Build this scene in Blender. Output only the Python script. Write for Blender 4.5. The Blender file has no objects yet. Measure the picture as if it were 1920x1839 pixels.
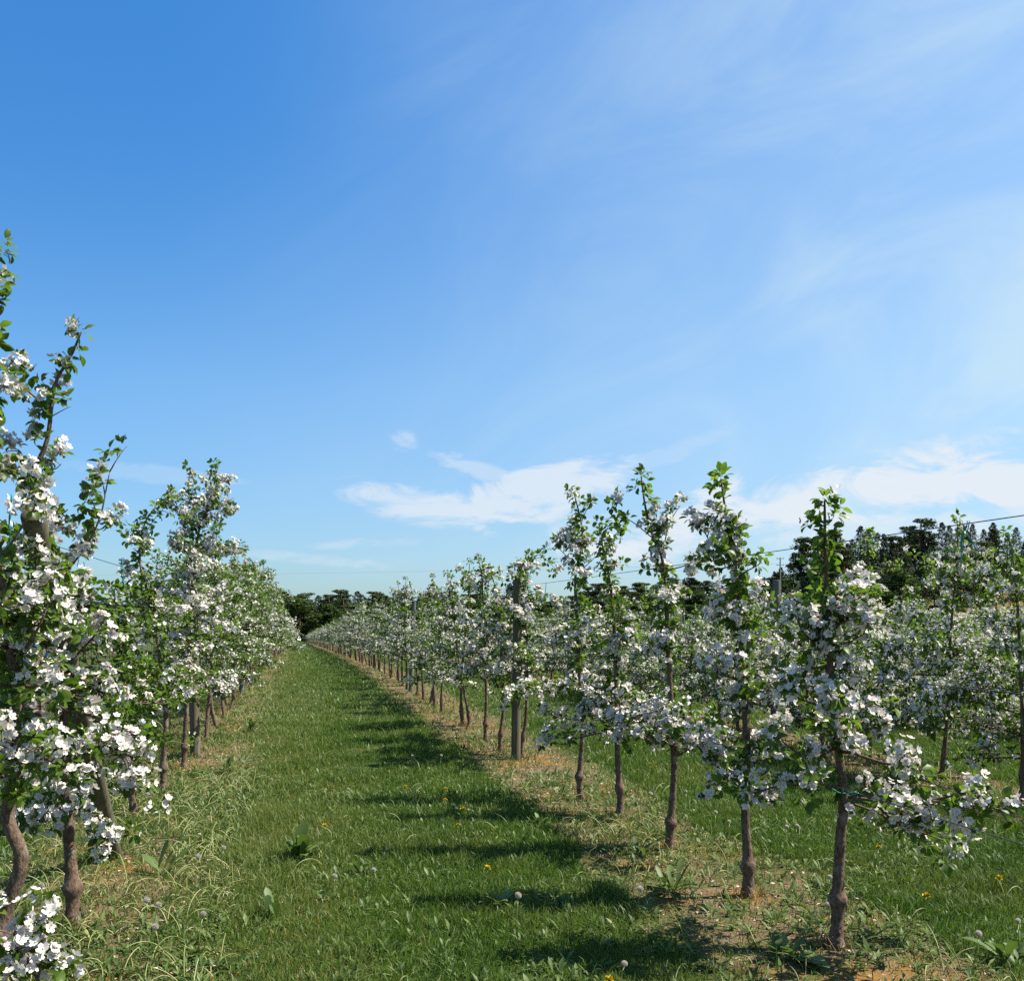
import bpy, math, random
import numpy as np
from math import radians as R, sin, cos, pi

S = bpy.context.scene
COL = S.collection
rng = np.random.default_rng(11)
random.seed(11)

# ------------------------------------------------------------------ camera, sky, sun, exposure
YAW = R(13.24); F = 1700.0; EYE = 1.6; HOR = 1160.0
cs, sn = cos(YAW), sin(YAW)
cam = bpy.data.objects.new('camera', bpy.data.cameras.new('camera'))
COL.objects.link(cam)
cam.location = (0, 0, EYE)
cam.rotation_euler = (R(90), 0, -YAW)
cam.data.sensor_fit = 'HORIZONTAL'; cam.data.sensor_width = 36
cam.data.lens = 36 * F / 1920
cam.data.shift_y = (HOR - 919.5) / 1920
cam.data.clip_start = 0.05; cam.data.clip_end = 6000
S.camera = cam

SUN_EL, SUN_AZ = R(54.5), R(-8)            # azimuth measured from +X towards +Y
sun = bpy.data.objects.new('sun', bpy.data.lights.new('sun', 'SUN'))
COL.objects.link(sun)
sun.data.energy = 5.0; sun.data.angle = R(0.53); sun.data.color = (1.0, 0.94, 0.84)
sd = (cos(SUN_EL) * cos(SUN_AZ), cos(SUN_EL) * sin(SUN_AZ), sin(SUN_EL))
from mathutils import Vector, Matrix
sun.rotation_euler = Vector(sd).to_track_quat('Z', 'Y').to_euler()

W = bpy.data.worlds.new('World'); S.world = W; W.use_nodes = True
SKY_STR = 0.12


def nodes_of(tree):
    N, L = tree.nodes, tree.links
    def new(t, **kw):
        n = N.new(t)
        for k, v in kw.items():
            if k == 'ins':
                for kk, vv in v.items(): n.inputs[kk].default_value = vv
            else: setattr(n, k, v)
        return n
    def val(x, sock):
        if isinstance(x, (int, float)): sock.default_value = x
        else: L.new(x, sock)
    def math_(op, a, b=0.0, c=0.0, clamp=False):
        n = N.new('ShaderNodeMath'); n.operation = op; n.use_clamp = clamp
        val(a, n.inputs[0]); val(b, n.inputs[1]); val(c, n.inputs[2])
        return n.outputs[0]
    def smooth(x, a, b):
        n = N.new('ShaderNodeMapRange'); n.interpolation_type = 'SMOOTHSTEP'
        val(x, n.inputs['Value']); n.inputs['From Min'].default_value = a; n.inputs['From Max'].default_value = b
        return n.outputs['Result']
    def mix(f, a, b, blend='MIX'):
        n = N.new('ShaderNodeMix'); n.data_type = 'RGBA'; n.blend_type = blend
        val(f, n.inputs[0])
        for x, i in ((a, 6), (b, 7)):
            if isinstance(x, tuple): n.inputs[i].default_value = (*x, 1)
            else: L.new(x, n.inputs[i])
        return n.outputs[2]
    def noise(vec, scale, detail=4, rough=0.55, dist=0.0):
        n = N.new('ShaderNodeTexNoise')
        if vec is not None: L.new(vec, n.inputs['Vector'])
        n.inputs['Scale'].default_value = scale; n.inputs['Detail'].default_value = detail
        n.inputs['Roughness'].default_value = rough; n.inputs['Distortion'].default_value = dist
        return n.outputs['Fac']
    def comb(x, y, z=0.0):
        n = N.new('ShaderNodeCombineXYZ'); val(x, n.inputs[0]); val(y, n.inputs[1]); val(z, n.inputs[2])
        return n.outputs[0]
    def sep(v):
        n = N.new('ShaderNodeSeparateXYZ'); L.new(v, n.inputs[0]); return n.outputs
    return N, L, new, math_, smooth, mix, noise, comb, sep


def build_world():
    t = W.node_tree; t.nodes.clear()
    N, L, new, M, smooth, mix, noise, comb, sep = nodes_of(t)
    sky = new('ShaderNodeTexSky'); sky.sky_type = 'NISHITA'; sky.sun_disc = False
    sky.sun_elevation = SUN_EL; sky.sun_rotation = R(90) - SUN_AZ
    sky.altitude = 0; sky.air_density = 1.0; sky.dust_density = 0.6; sky.ozone_density = 2.2
    hs = new('ShaderNodeHueSaturation', ins={'Saturation': 1.28, 'Value': 0.69, 'Hue': 0.5})
    L.new(sky.outputs[0], hs.inputs['Color'])
    tc = new('ShaderNodeTexCoord')
    x, y, z = sep(tc.outputs['Generated'])
    fwd = M('ADD', M('MULTIPLY', x, sn), M('MULTIPLY', y, cs))
    lat = M('SUBTRACT', M('MULTIPLY', x, cs), M('MULTIPLY', y, sn))
    f2 = M('MAXIMUM', fwd, 0.08)
    u = M('DIVIDE', lat, f2); v = M('DIVIDE', z, f2)
    front = smooth(fwd, 0.1, 0.35)
    # wispy cirrus veil, denser towards the sun side
    n1 = noise(comb(M('ADD', M('MULTIPLY', u, 1.1), M('MULTIPLY', v, 1.0)), M('SUBTRACT', M('MULTIPLY', v, 2.6), M('MULTIPLY', u, 1.6))), 1.6, 9, 0.60, 0.9)
    n0 = noise(comb(u, v), 1.3, 3, 0.5, 0.3)
    side = smooth(M('ADD', M('ADD', u, M('MULTIPLY', v, -0.12)), M('MULTIPLY', M('SUBTRACT', n0, 0.5), 0.5)), -0.50, 0.50)
    veil = M('MULTIPLY', smooth(n1, 0.34, 0.74), side)
    veil = M('ADD', M('MULTIPLY', veil, 0.34), M('MULTIPLY', side, 0.38))
    low = smooth(v, 0.55, 0.0)
    veil = M('ADD', veil, M('MULTIPLY', low, 0.16))
    # cumulus patches: soft ellipses broken by noise
    nn = noise(comb(u, M('MULTIPLY', v, 2.2), 3.1), 10.0, 10, 0.64, 0.8)
    nb = noise(comb(u, M('MULTIPLY', v, 2.6), 7.7), 3.6, 3, 0.5, 0.4)
    tot = None
    #        u0      v0    a     b    slope  k    opacity
    for (u0, v0, a, b, sl, op) in ((-0.105, 0.130, 0.100, 0.024, -0.22, .72), (0.030, 0.138, 0.095, 0.030, 0.22, .78),
                                   (-0.120, 0.196, 0.026, 0.013, 0.0, .42), (0.185, 0.186, 0.060, 0.010, 0.38, .16), (-0.045, 0.168, 0.050, 0.012, -0.3, .40),
                                   (0.46, 0.150, 0.38, 0.040, 0.17, .95), (0.34, 0.095, 0.26, 0.030, 0.05, .60), (0.62, 0.20, 0.22, 0.02, 0.1, .6),
                                   (-0.40, 0.160, 0.10, 0.010, -0.1, .18), (-0.20, 0.064, 0.10, 0.008, -0.08, .30), (-0.16, 0.082, 0.06, 0.007, 0.05, .3)):
        du = M('DIVIDE', M('SUBTRACT', u, u0), a)
        dv = M('DIVIDE', M('SUBTRACT', M('SUBTRACT', v, v0), M('MULTIPLY', M('SUBTRACT', u, u0), sl)), b)
        r = M('SUBTRACT', 1.0, M('ADD', M('MULTIPLY', du, du), M('MULTIPLY', dv, dv)))
        r = M('MAXIMUM', r, -2.0)
        e = M('ADD', M('MULTIPLY', r, 0.42), M('ADD', M('MULTIPLY', M('SUBTRACT', nn, 0.5), 2.7), M('MULTIPLY', M('SUBTRACT', nb, 0.5), 1.7)))
        m = M('MULTIPLY', M('MULTIPLY', smooth(e, -0.16, 0.42), smooth(r, -1.1, 0.1)), op)
        tot = m if tot is None else M('MAXIMUM', tot, m)
    veil = M('MULTIPLY', veil, front, clamp=True)
    cloud = M('MULTIPLY', tot, front, clamp=True)
    # unseen thin cirrus added behind and beside the view, for whiter fill light
    back = M('MULTIPLY', M('SUBTRACT', 1.0, front), M('ADD', 0.08, M('MULTIPLY', smooth(noise(comb(x, y, z), 2.2, 5, 0.55, 0.5), 0.45, 0.7), 0.30)))
    cloud = M('ADD', cloud, back, clamp=True)
    k = 1 / SKY_STR
    rp = new('ShaderNodeValToRGB'); L.new(z, rp.inputs[0]); e = rp.color_ramp.elements
    e[0].position = 0.0; e[0].color = (.40, .565, .74, 1); e[1].position = 0.55; e[1].color = (.64, 1.0, 1.14, 1)
    for p_, c_ in ((0.06, (.46, .62, .80, 1)), (0.24, (.70, .90, .98, 1))):
        q_ = e.new(p_); q_.color = c_
    base = mix(1.0, hs.outputs[0], rp.outputs[0], 'MULTIPLY')
    base = mix(veil, base, (0.285 * k, 0.365 * k, 0.405 * k))
    col = mix(cloud, base, (0.35 * k, 0.38 * k, 0.41 * k))
    bg = new('ShaderNodeBackground'); L.new(col, bg.inputs[0]); bg.inputs[1].default_value = SKY_STR
    out = new('ShaderNodeOutputWorld'); L.new(bg.outputs[0], out.inputs[0])


build_world()
S.view_settings.view_transform = 'Standard'; S.view_settings.look = 'None'
S.view_settings.exposure = 1.18; S.view_settings.gamma = 1.0
S.render.engine = 'CYCLES'
S.cycles.max_bounces = 7; S.cycles.diffuse_bounces = 2; S.cycles.transmission_bounces = 4
S.cycles.sample_clamp_indirect = 3.0
S.cycles.use_denoising = False

# ------------------------------------------------------------------ helpers
def tag(o, label=None, cat=None, group=None, kind=None):
    if label: o['label'] = label
    if cat: o['category'] = cat
    if group: o['group'] = group
    if kind: o['kind'] = kind
    return o


def P(px, py, D):                         # photo measurement at forward distance D -> metres
    k = (px - 960) / F * D
    return np.array([D * sn + k * cs, D * cs - k * sn, EYE + (HOR - py) / F * D])


def ground_at(px, py):
    D = EYE * F / (py - HOR)
    p = P(px, py, D); p[2] = 0
    return p


def in_view(x, y, m=0.05):
    D = x * sn + y * cs; l = x * cs - y * sn
    return (D > 1.0) & (np.abs(l) < (0.565 + m) * D + 0.6)


def hill(x, y):
    """terrain: flat near the camera, falling gently away down the rows, wooded rise far to the right"""
    x = np.asarray(x, float); y = np.asarray(y, float)
    h = 14 * np.exp(-((x - 200) ** 2 + (y - 160) ** 2) / (2 * 65.0 ** 2))
    d = np.sqrt(x * x + y * y)
    t = np.clip(y - 26, 0, 236)
    dip = -0.0215 * t * (t / (t + 8.0)) * np.clip((140 - x) / 70, 0, 1)
    return np.where(d > 60, np.maximum(h - 0.25, 0) * np.clip((d - 60) / 60, 0, 1), 0) + dip


class MB:
    """gathers pieces of one mesh"""
    def __init__(s): s.V = []; s.T = []; s.Fs = []; s.n = 0
    def add(s, V, faces, mat=0, tint=None):
        V = np.asarray(V, float).reshape(-1, 3)
        s.V.append(V)
        s.T.append(np.full(len(V), 0.5) if tint is None else np.broadcast_to(tint, (len(V),)).astype(float))
        for f in (faces if isinstance(faces, list) else [faces]):
            s.Fs.append((np.asarray(f, int) + s.n, mat))
        s.n += len(V)
    def arrays(s):
        return np.concatenate(s.V), np.concatenate(s.T), s.Fs
    def mesh(s, name, mats, smooth=False):
        V, T, Fs = s.arrays()
        me = bpy.data.meshes.new(name)
        me.vertices.add(len(V)); me.vertices.foreach_set('co', V.astype(np.float32).ravel())
        nl = sum(f.size for f, _ in Fs); npoly = sum(len(f) for f, _ in Fs)
        idx = np.concatenate([f.ravel() for f, _ in Fs]).astype(np.int32)
        tot = np.concatenate([np.full(len(f), f.shape[1]) for f, _ in Fs]).astype(np.int32)
        mi = np.concatenate([np.full(len(f), m) for f, m in Fs]).astype(np.int32)
        me.loops.add(nl); me.loops.foreach_set('vertex_index', idx)
        me.polygons.add(npoly)
        st = np.zeros(npoly, np.int32); st[1:] = np.cumsum(tot)[:-1]
        me.polygons.foreach_set('loop_start', st)
        me.polygons.foreach_set('material_index', mi)
        if smooth: me.polygons.foreach_set('use_smooth', np.ones(npoly, bool))
        a = me.attributes.new('tint', 'FLOAT', 'POINT'); a.data.foreach_set('value', T.astype(np.float32))
        for m in mats: me.materials.append(m)
        me.update(calc_edges=True)
        return me
    def build(s, name, mats, parent=None, smooth=False):
        o = bpy.data.objects.new(name, s.mesh(name, mats if isinstance(mats, list) else [mats], smooth))
        COL.objects.link(o)
        if parent is not None: o.parent = parent
        return o


def empty(name, loc=(0, 0, 0), rz=0.0):
    o = bpy.data.objects.new(name, None); COL.objects.link(o)
    o.location = loc; o.rotation_euler = (0, 0, rz); o.empty_display_size = 0.1
    return o


def copy_tree(o, parent=None):
    c = o.copy(); COL.objects.link(c)
    if parent is not None: c.parent = parent
    for ch in list(o.children): copy_tree(ch, c)
    return c


def unit(v):
    v = np.asarray(v, float)
    return v / np.maximum(np.linalg.norm(v, axis=-1, keepdims=True), 1e-9)


def frames(n, r, up=None):
    """rotation matrices (N,3,3) whose columns are x, y, z=n, with a random spin (or x towards up)"""
    n = unit(n)
    a = unit(r.normal(size=n.shape)) if up is None else up
    x = unit(a - (a * n).sum(-1, keepdims=True) * n)
    y = np.cross(n, x)
    return np.stack([x, y, n], axis=-1)


def stamp(mb, tv, tfs, M_, t, s, mat, tint):
    """copies of a template at N transforms"""
    N = len(t)
    if N == 0: return
    s = np.broadcast_to(s, (N,))
    V = np.einsum('nij,kj->nki', M_, tv) * s[:, None, None] + t[:, None, :]
    k = len(tv)
    off = (np.arange(N) * k)[:, None, None]
    Fl = [(np.asarray(f)[None] + off).reshape(-1, np.asarray(f).shape[1]) for f in tfs]
    mb.add(V.reshape(-1, 3), Fl, mat, np.repeat(np.broadcast_to(tint, (N,)), k))


def catmull(pts, n):
    pts = np.asarray(pts, float)
    if len(pts) == 2:
        t = np.linspace(0, 1, n)[:, None]; return pts[0] * (1 - t) + pts[1] * t
    p = np.vstack([2 * pts[0] - pts[1], pts, 2 * pts[-1] - pts[-2]])
    u = np.linspace(0, len(pts) - 1 - 1e-9, n); i = u.astype(int); f = (u - i)[:, None]
    a, b, c, d = p[i], p[i + 1], p[i + 2], p[i + 3]
    return 0.5 * ((2 * b) + (c - a) * f + (2 * a - 5 * b + 4 * c - d) * f ** 2 + (3 * b - 3 * c + d - a) * f ** 3)


def tube(mb, pts, rad, sides=8, mat=0, tint=0.5, cap=True, wob=0.0, r=None):
    pts = np.asarray(pts, float); n = len(pts)
    rad = np.broadcast_to(rad, (n,))
    tg = unit(np.gradient(pts, axis=0))
    ref = np.array([1.0, 0, 0]) if abs(tg[0][0]) < 0.8 else np.array([0, 1.0, 0])
    x = unit(ref - (tg @ ref)[:, None] * tg); y = np.cross(tg, x)
    a = np.linspace(0, 2 * pi, sides, endpoint=False)
    rr = rad[:, None] * np.ones(sides)
    if wob and r is not None: rr = rr * (1 + wob * r.normal(size=rr.shape))
    V = pts[:, None, :] + rr[..., None] * (np.cos(a)[None, :, None] * x[:, None, :] + np.sin(a)[None, :, None] * y[:, None, :])
    V = V.reshape(-1, 3)
    i = np.arange(n - 1)[:, None] * sides; j = np.arange(sides)[None]; k = (j + 1) % sides
    q = np.stack([i + j, i + k, i + sides + k, i + sides + j], -1).reshape(-1, 4)
    fs = [q]
    if cap: fs.append(np.array([list(range((n - 1) * sides, n * sides))])); fs.append(np.array([list(range(sides - 1, -1, -1))]))
    mb.add(V, fs, mat, tint)


# ------------------------------------------------------------------ materials
def mat_base(name):
    m = bpy.data.materials.new(name); m.use_nodes = True; m.node_tree.nodes.clear()
    return m, nodes_of(m.node_tree)


def foliage(name, dark, mid, light, trans=0.3, rough=0.5, spec=0.25, patch=0.0, patch_col=None, patch_scale=1.0, tfac=(1.15, 1.25, 0.7)):
    m, (N, L, new, M, smooth, mix, noise, comb, sep) = mat_base(name)
    at = new('ShaderNodeAttribute', attribute_name='tint')
    t = at.outputs['Fac']
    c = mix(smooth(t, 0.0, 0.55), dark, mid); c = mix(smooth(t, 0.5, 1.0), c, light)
    if patch_col:
        g = new('ShaderNodeNewGeometry')
        nz = noise(g.outputs['Position'], patch_scale, 3)
        c = mix(M('MULTIPLY', smooth(nz, 0.45, 0.7), patch), c, patch_col)
    b = new('ShaderNodeBsdfPrincipled'); L.new(c, b.inputs['Base Color'])
    b.inputs['Roughness'].default_value = rough; b.inputs['Specular IOR Level'].default_value = spec
    tr = new('ShaderNodeBsdfTranslucent'); L.new(mix(1.0, c, tfac, 'MULTIPLY'), tr.inputs['Color'])
    mx = new('ShaderNodeMixShader'); mx.inputs[0].default_value = trans
    L.new(b.outputs[0], mx.inputs[1]); L.new(tr.outputs[0], mx.inputs[2])
    o = new('ShaderNodeOutputMaterial'); L.new(mx.outputs[0], o.inputs[0])
    return m


def plain(name, c1, c2, scale=20, rough=0.8, spec=0.2, stretch=(1, 1, 1), bump=0.0, metallic=0.0, c3=None):
    m, (N, L, new, M, smooth, mix, noise, comb, sep) = mat_base(name)
    tc = new('ShaderNodeTexCoord')
    mp = new('ShaderNodeMapping'); mp.inputs['Scale'].default_value = stretch
    L.new(tc.outputs['Object'], mp.inputs[0])
    n = noise(mp.outputs[0], scale, 5, 0.6)
    c = mix(smooth(n, 0.3, 0.7), c1, c2)
    if c3:
        n2 = noise(mp.outputs[0], scale * 0.27, 3, 0.6); c = mix(smooth(n2, 0.52, 0.68), c, c3)
    b = new('ShaderNodeBsdfPrincipled'); L.new(c, b.inputs['Base Color'])
    b.inputs['Roughness'].default_value = rough; b.inputs['Specular IOR Level'].default_value = spec
    b.inputs['Metallic'].default_value = metallic
    if bump:
        bp = new('ShaderNodeBump'); bp.inputs['Strength'].default_value = bump; bp.inputs['Distance'].default_value = 0.01
        L.new(n, bp.inputs['Height']); L.new(bp.outputs[0], b.inputs['Normal'])
    o = new('ShaderNodeOutputMaterial'); L.new(b.outputs[0], o.inputs[0])
    return m


LEAF = foliage('apple_leaf', (0.042, 0.080, 0.010), (0.102, 0.168, 0.020), (0.205, 0.272, 0.045), trans=0.50, rough=0.42, spec=0.3)
PETAL = foliage('apple_petal', (0.60, 0.50, 0.46), (0.67, 0.625, 0.58), (0.72, 0.69, 0.65), trans=0.30, rough=0.6, spec=0.1, tfac=(0.95, 0.95, 0.92))
STAMEN = plain('stamen', (0.62, 0.50, 0.14), (0.50, 0.46, 0.16), 60)
BUD = plain('bud', (0.72, 0.30, 0.38), (0.80, 0.48, 0.52), 40)
BARK = plain('apple_bark', (0.068, 0.042, 0.028), (0.168, 0.115, 0.078), 75, 0.85, 0.15, (1, 1, 0.45), 1.0, c3=(0.20, 0.165, 0.130))
POST = plain('weathered_post', (0.074, 0.068, 0.041), (0.137, 0.122, 0.078), 30, 0.9, 0.1, (1, 1, 0.06), 0.5)
POSTG = plain('grey_post', (0.078, 0.085, 0.074), (0.144, 0.148, 0.126), 30, 0.9, 0.1, (1, 1, 0.06), 0.5)
ENDGRAIN = plain('post_end_grain', (0.075, 0.062, 0.040), (0.135, 0.110, 0.072), 25, 0.9)
WIRE = plain('wire_steel', (0.026, 0.027, 0.030), (0.044, 0.044, 0.048), 5, 0.5, 0.4)
TWINE = plain('teal_twine', (0.007, 0.178, 0.163), (0.015, 0.252, 0.237), 30, 0.5, 0.3)
TWINEB = plain('blue_twine', (0.009, 0.081, 0.178), (0.015, 0.118, 0.237), 30, 0.5, 0.3)
GRASS = foliage('grass_blades', (0.028, 0.066, 0.007), (0.066, 0.126, 0.014), (0.160, 0.185, 0.050), trans=0.38, rough=0.45, spec=0.25,
                patch=0.6, patch_col=(0.122, 0.145, 0.034), patch_scale=0.9)
DRY = foliage('dry_grass', (0.089, 0.049, 0.018), (0.207, 0.141, 0.063), (0.311, 0.244, 0.133), trans=0.2, rough=0.7, spec=0.1,
              patch=0.80, patch_col=(0.296, 0.152, 0.022), patch_scale=1.6)
WEED = foliage('weed_leaves', (0.041, 0.074, 0.016), (0.092, 0.141, 0.033), (0.189, 0.222, 0.070), trans=0.3, rough=0.5, spec=0.25)
STALK = foliage('pale_stalks', (0.155, 0.185, 0.048), (0.252, 0.281, 0.092), (0.355, 0.370, 0.170), trans=0.2, rough=0.45, spec=0.3)
PUFF = foliage('seed_fluff', (0.503, 0.466, 0.400), (0.562, 0.525, 0.459), (0.607, 0.577, 0.518), trans=0.5, rough=0.8, spec=0.0, tfac=(1, 1, 1))
YELLOW = plain('dandelion_yellow', (0.55, 0.38, 0.008), (0.60, 0.44, 0.012), 40, 0.6)
SPRUCE = foliage('spruce_needles', (0.016, 0.029, 0.011), (0.038, 0.058, 0.020), (0.070, 0.096, 0.034), trans=0.12, rough=0.7, spec=0.1)
PINE = foliage('pine_needles', (0.021, 0.033, 0.012), (0.047, 0.066, 0.023), (0.082, 0.104, 0.039), trans=0.12, rough=0.7, spec=0.1)
BROAD = foliage('broad_leaves', (0.018, 0.033, 0.009), (0.041, 0.070, 0.016), (0.078, 0.118, 0.027), trans=0.3, rough=0.6, spec=0.1)
FBARK = plain('forest_bark', (0.10, 0.065, 0.045), (0.20, 0.12, 0.075), 3, 0.9, 0.1, (1, 1, 0.3))


def ground_mat():
    m, (N, L, new, M, smooth, mix, noise, comb, sep) = mat_base('ground_soil_and_turf')
    g = new('ShaderNodeNewGeometry'); pos = g.outputs['Position']
    x, y, z = sep(pos)
    n1 = noise(pos, 1.3, 5, 0.6); n2 = noise(pos, 7.0, 5, 0.65); n3 = noise(pos, 45.0, 4, 0.7); n4 = noise(pos, 0.25, 3, 0.5)
    turf = mix(smooth(n2, 0.3, 0.7), (0.025, 0.041, 0.009), (0.050, 0.070, 0.016))
    turf = mix(M('MULTIPLY', smooth(n3, 0.5, 0.75), 0.6), turf, (0.096, 0.089, 0.037))
    turf = mix(M('MULTIPLY', smooth(n4, 0.45, 0.65), 0.5), turf, (0.063, 0.078, 0.019))
    soil = mix(smooth(n2, 0.32, 0.68), (0.089, 0.059, 0.033), (0.174, 0.126, 0.074))
    soil = mix(M('MULTIPLY', smooth(n1, 0.50, 0.66), 0.75), soil, (0.200, 0.100, 0.016))
    soil = mix(M('MULTIPLY', smooth(n3, 0.52, 0.7), 0.55), soil, (0.244, 0.192, 0.118))
    soil = mix(M('MULTIPLY', smooth(noise(pos, 2.4, 4, 0.6), 0.47, 0.63), 0.8), soil, (0.056, 0.074, 0.021))
    # bare strips under the rows, 3.68 m apart
    ph = M('ABSOLUTE', M('SUBTRACT', M('FLOORED_MODULO', M('ADD', M('SUBTRACT', x, 2.48), 1.84), 3.68), 1.84))
    w = M('ADD', ph, M('MULTIPLY', M('SUBTRACT', n1, 0.5), 0.75))
    w = M('ADD', w, M('MULTIPLY', M('SUBTRACT', n2, 0.5), 0.35))
    strip = smooth(w, 0.78, 0.36)
    strip = M('MULTIPLY', strip, M('MULTIPLY', smooth(y, 262, 250), smooth(x, -2.6, -2.2)))
    c = mix(strip, turf, soil)
    # rough meadow and heath outside the orchard
    heath = mix(smooth(n4, 0.4, 0.6), (0.081, 0.074, 0.026), (0.163, 0.096, 0.030))
    c = mix(smooth(z, 1.2, 3.0), c, heath)
    b = new('ShaderNodeBsdfPrincipled'); L.new(c, b.inputs['Base Color'])
    b.inputs['Roughness'].default_value = 0.95; b.inputs['Specular IOR Level'].default_value = 0.1
    bp = new('ShaderNodeBump'); bp.inputs['Strength'].default_value = 0.8; bp.inputs['Distance'].default_value = 0.03
    L.new(M('ADD', n2, M('MULTIPLY', n3, 0.5)), bp.inputs['Height']); L.new(bp.outputs[0], b.inputs['Normal'])
    o = new('ShaderNodeOutputMaterial'); L.new(b.outputs[0], o.inputs[0])
    return m


# ------------------------------------------------------------------ the ground
def build_ground():
    def axis(lo, hi):
        a = np.concatenate([np.linspace(-60, 90, 76), -60 - np.geomspace(4, 2400, 26), 90 + np.geomspace(4, 2400, 34)])
        return np.sort(a)
    xs = axis(0, 0); ys = np.sort(np.concatenate([np.linspace(-60, 280, 171), -60 - np.geomspace(4, 2400, 26), 280 + np.geomspace(6, 2300, 30)]))
    X, Y = np.meshgrid(xs, ys, indexing='ij')
    Z = hill(X, Y)
    n, k = X.shape
    V = np.stack([X, Y, Z], -1).reshape(-1, 3)
    i = np.arange(n - 1)[:, None] * k; j = np.arange(k - 1)[None]
    q = np.stack([i + j, i + k + j, i + k + j + 1, i + j + 1], -1).reshape(-1, 4)
    mb = MB(); mb.add(V, q)
    tag(mb.build('ground', ground_mat(), smooth=True), kind='structure')
    # dirt track on the far side of the sunlit row
    mb = MB()
    ys2 = np.linspace(-5, 70, 60)
    hz = hill(-5 + 0 * ys2, ys2) + 0.006
    e1 = -6.6 + 0.25 * np.sin(ys2 * 0.6); e2 = -3.6 + 0.2 * np.sin(ys2 * 0.9 + 1)
    V = np.concatenate([np.stack([e1, ys2, hz], -1), np.stack([e2, ys2, hz], -1)])
    a = np.arange(59)
    mb.add(V, np.stack([a, a + 60, a + 61, a + 1], -1))
    tag(mb.build('dirt_track', plain('track_dirt', (0.095, 0.080, 0.062), (0.165, 0.142, 0.115), 1.2, 0.95, 0.1, bump=0.4)), kind='structure')


build_ground()

# ------------------------------------------------------------------ apple trees
def petal_templates():
    # flower 5 petals, z is the flower axis, radius about 1
    def flower(hi):
        V, Q = [], []
        for k in range(5):
            a = 2 * pi * k / 5
            c, s_ = cos(a), sin(a)
            if hi: st = [(0.06, 0.09, 0.0), (0.56, 0.43, 0.20), (0.96, 0.26, 0.42)]
            else: st = None
            b = len(V)
            if hi:
                for (rr, w, h) in st:
                    for sg in (-1, 1):
                        V.append((rr * c - sg * w * s_, rr * s_ + sg * w * c, h))
                Q += [(b, b + 1, b + 3, b + 2), (b + 2, b + 3, b + 5, b + 4)]
            else:
                for (rr, w, h) in ((0.05, 0, 0.0), (0.62, -0.42, 0.22), (0.97, 0, 0.40), (0.62, 0.42, 0.22)):
                    V.append((rr * c - w * s_, rr * s_ + w * c, h))
                Q.append((b, b + 1, b + 2, b + 3))
        return np.array(V), [np.array(Q)]
    return flower(True), flower(False)


FLH, FLM = petal_templates()
FLL = (np.array([(1, 0, .12), (.31, .95, .12), (-.81, .59, .12), (-.81, -.59, .12), (.31, -.95, .12)]), [np.array([[0, 1, 2, 3, 4]])])
# leaf: along +x, z up, length 1
_lv = [(0, 0, 0)]
for (xx, w, zz) in ((0.25, 0.24, 0.03), (0.55, 0.30, 0.03), (0.82, 0.17, -0.02)):
    _lv += [(xx, -w, zz + 0.09 * w / 0.3), (xx, 0, zz), (xx, w, zz + 0.09 * w / 0.3)]
_lv.append((1.0, 0, -0.09))
LFH = (np.array(_lv), [np.array([[1, 2, 5, 4], [2, 3, 6, 5], [4, 5, 8, 7], [5, 6, 9, 8]]), np.array([[0, 2, 1], [0, 3, 2], [7, 8, 10], [8, 9, 10]])])
LFM = (np.array([(0, 0, 0), (0.5, -0.29, 0.08), (1.0, 0, -0.07), (0.5, 0.29, 0.08), (0.5, 0, 0.0)]), [np.array([[0, 4, 1], [1, 4, 2], [0, 3, 4], [4, 3, 2]])])
LFL = (np.array([(0, 0, 0), (0.5, -0.3, 0.05), (1.0, 0, -0.05), (0.5, 0.3, 0.05)]), [np.array([[0, 1, 2, 3]])])
OCT = (np.array([(1, 0, 0), (-1, 0, 0), (0, 1, 0), (0, -1, 0), (0, 0, 1.3), (0, 0, -1)]),
       [np.array([[0, 2, 4], [2, 1, 4], [1, 3, 4], [3, 0, 4], [2, 0, 5], [1, 2, 5], [3, 1, 5], [0, 3, 5]])])


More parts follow.
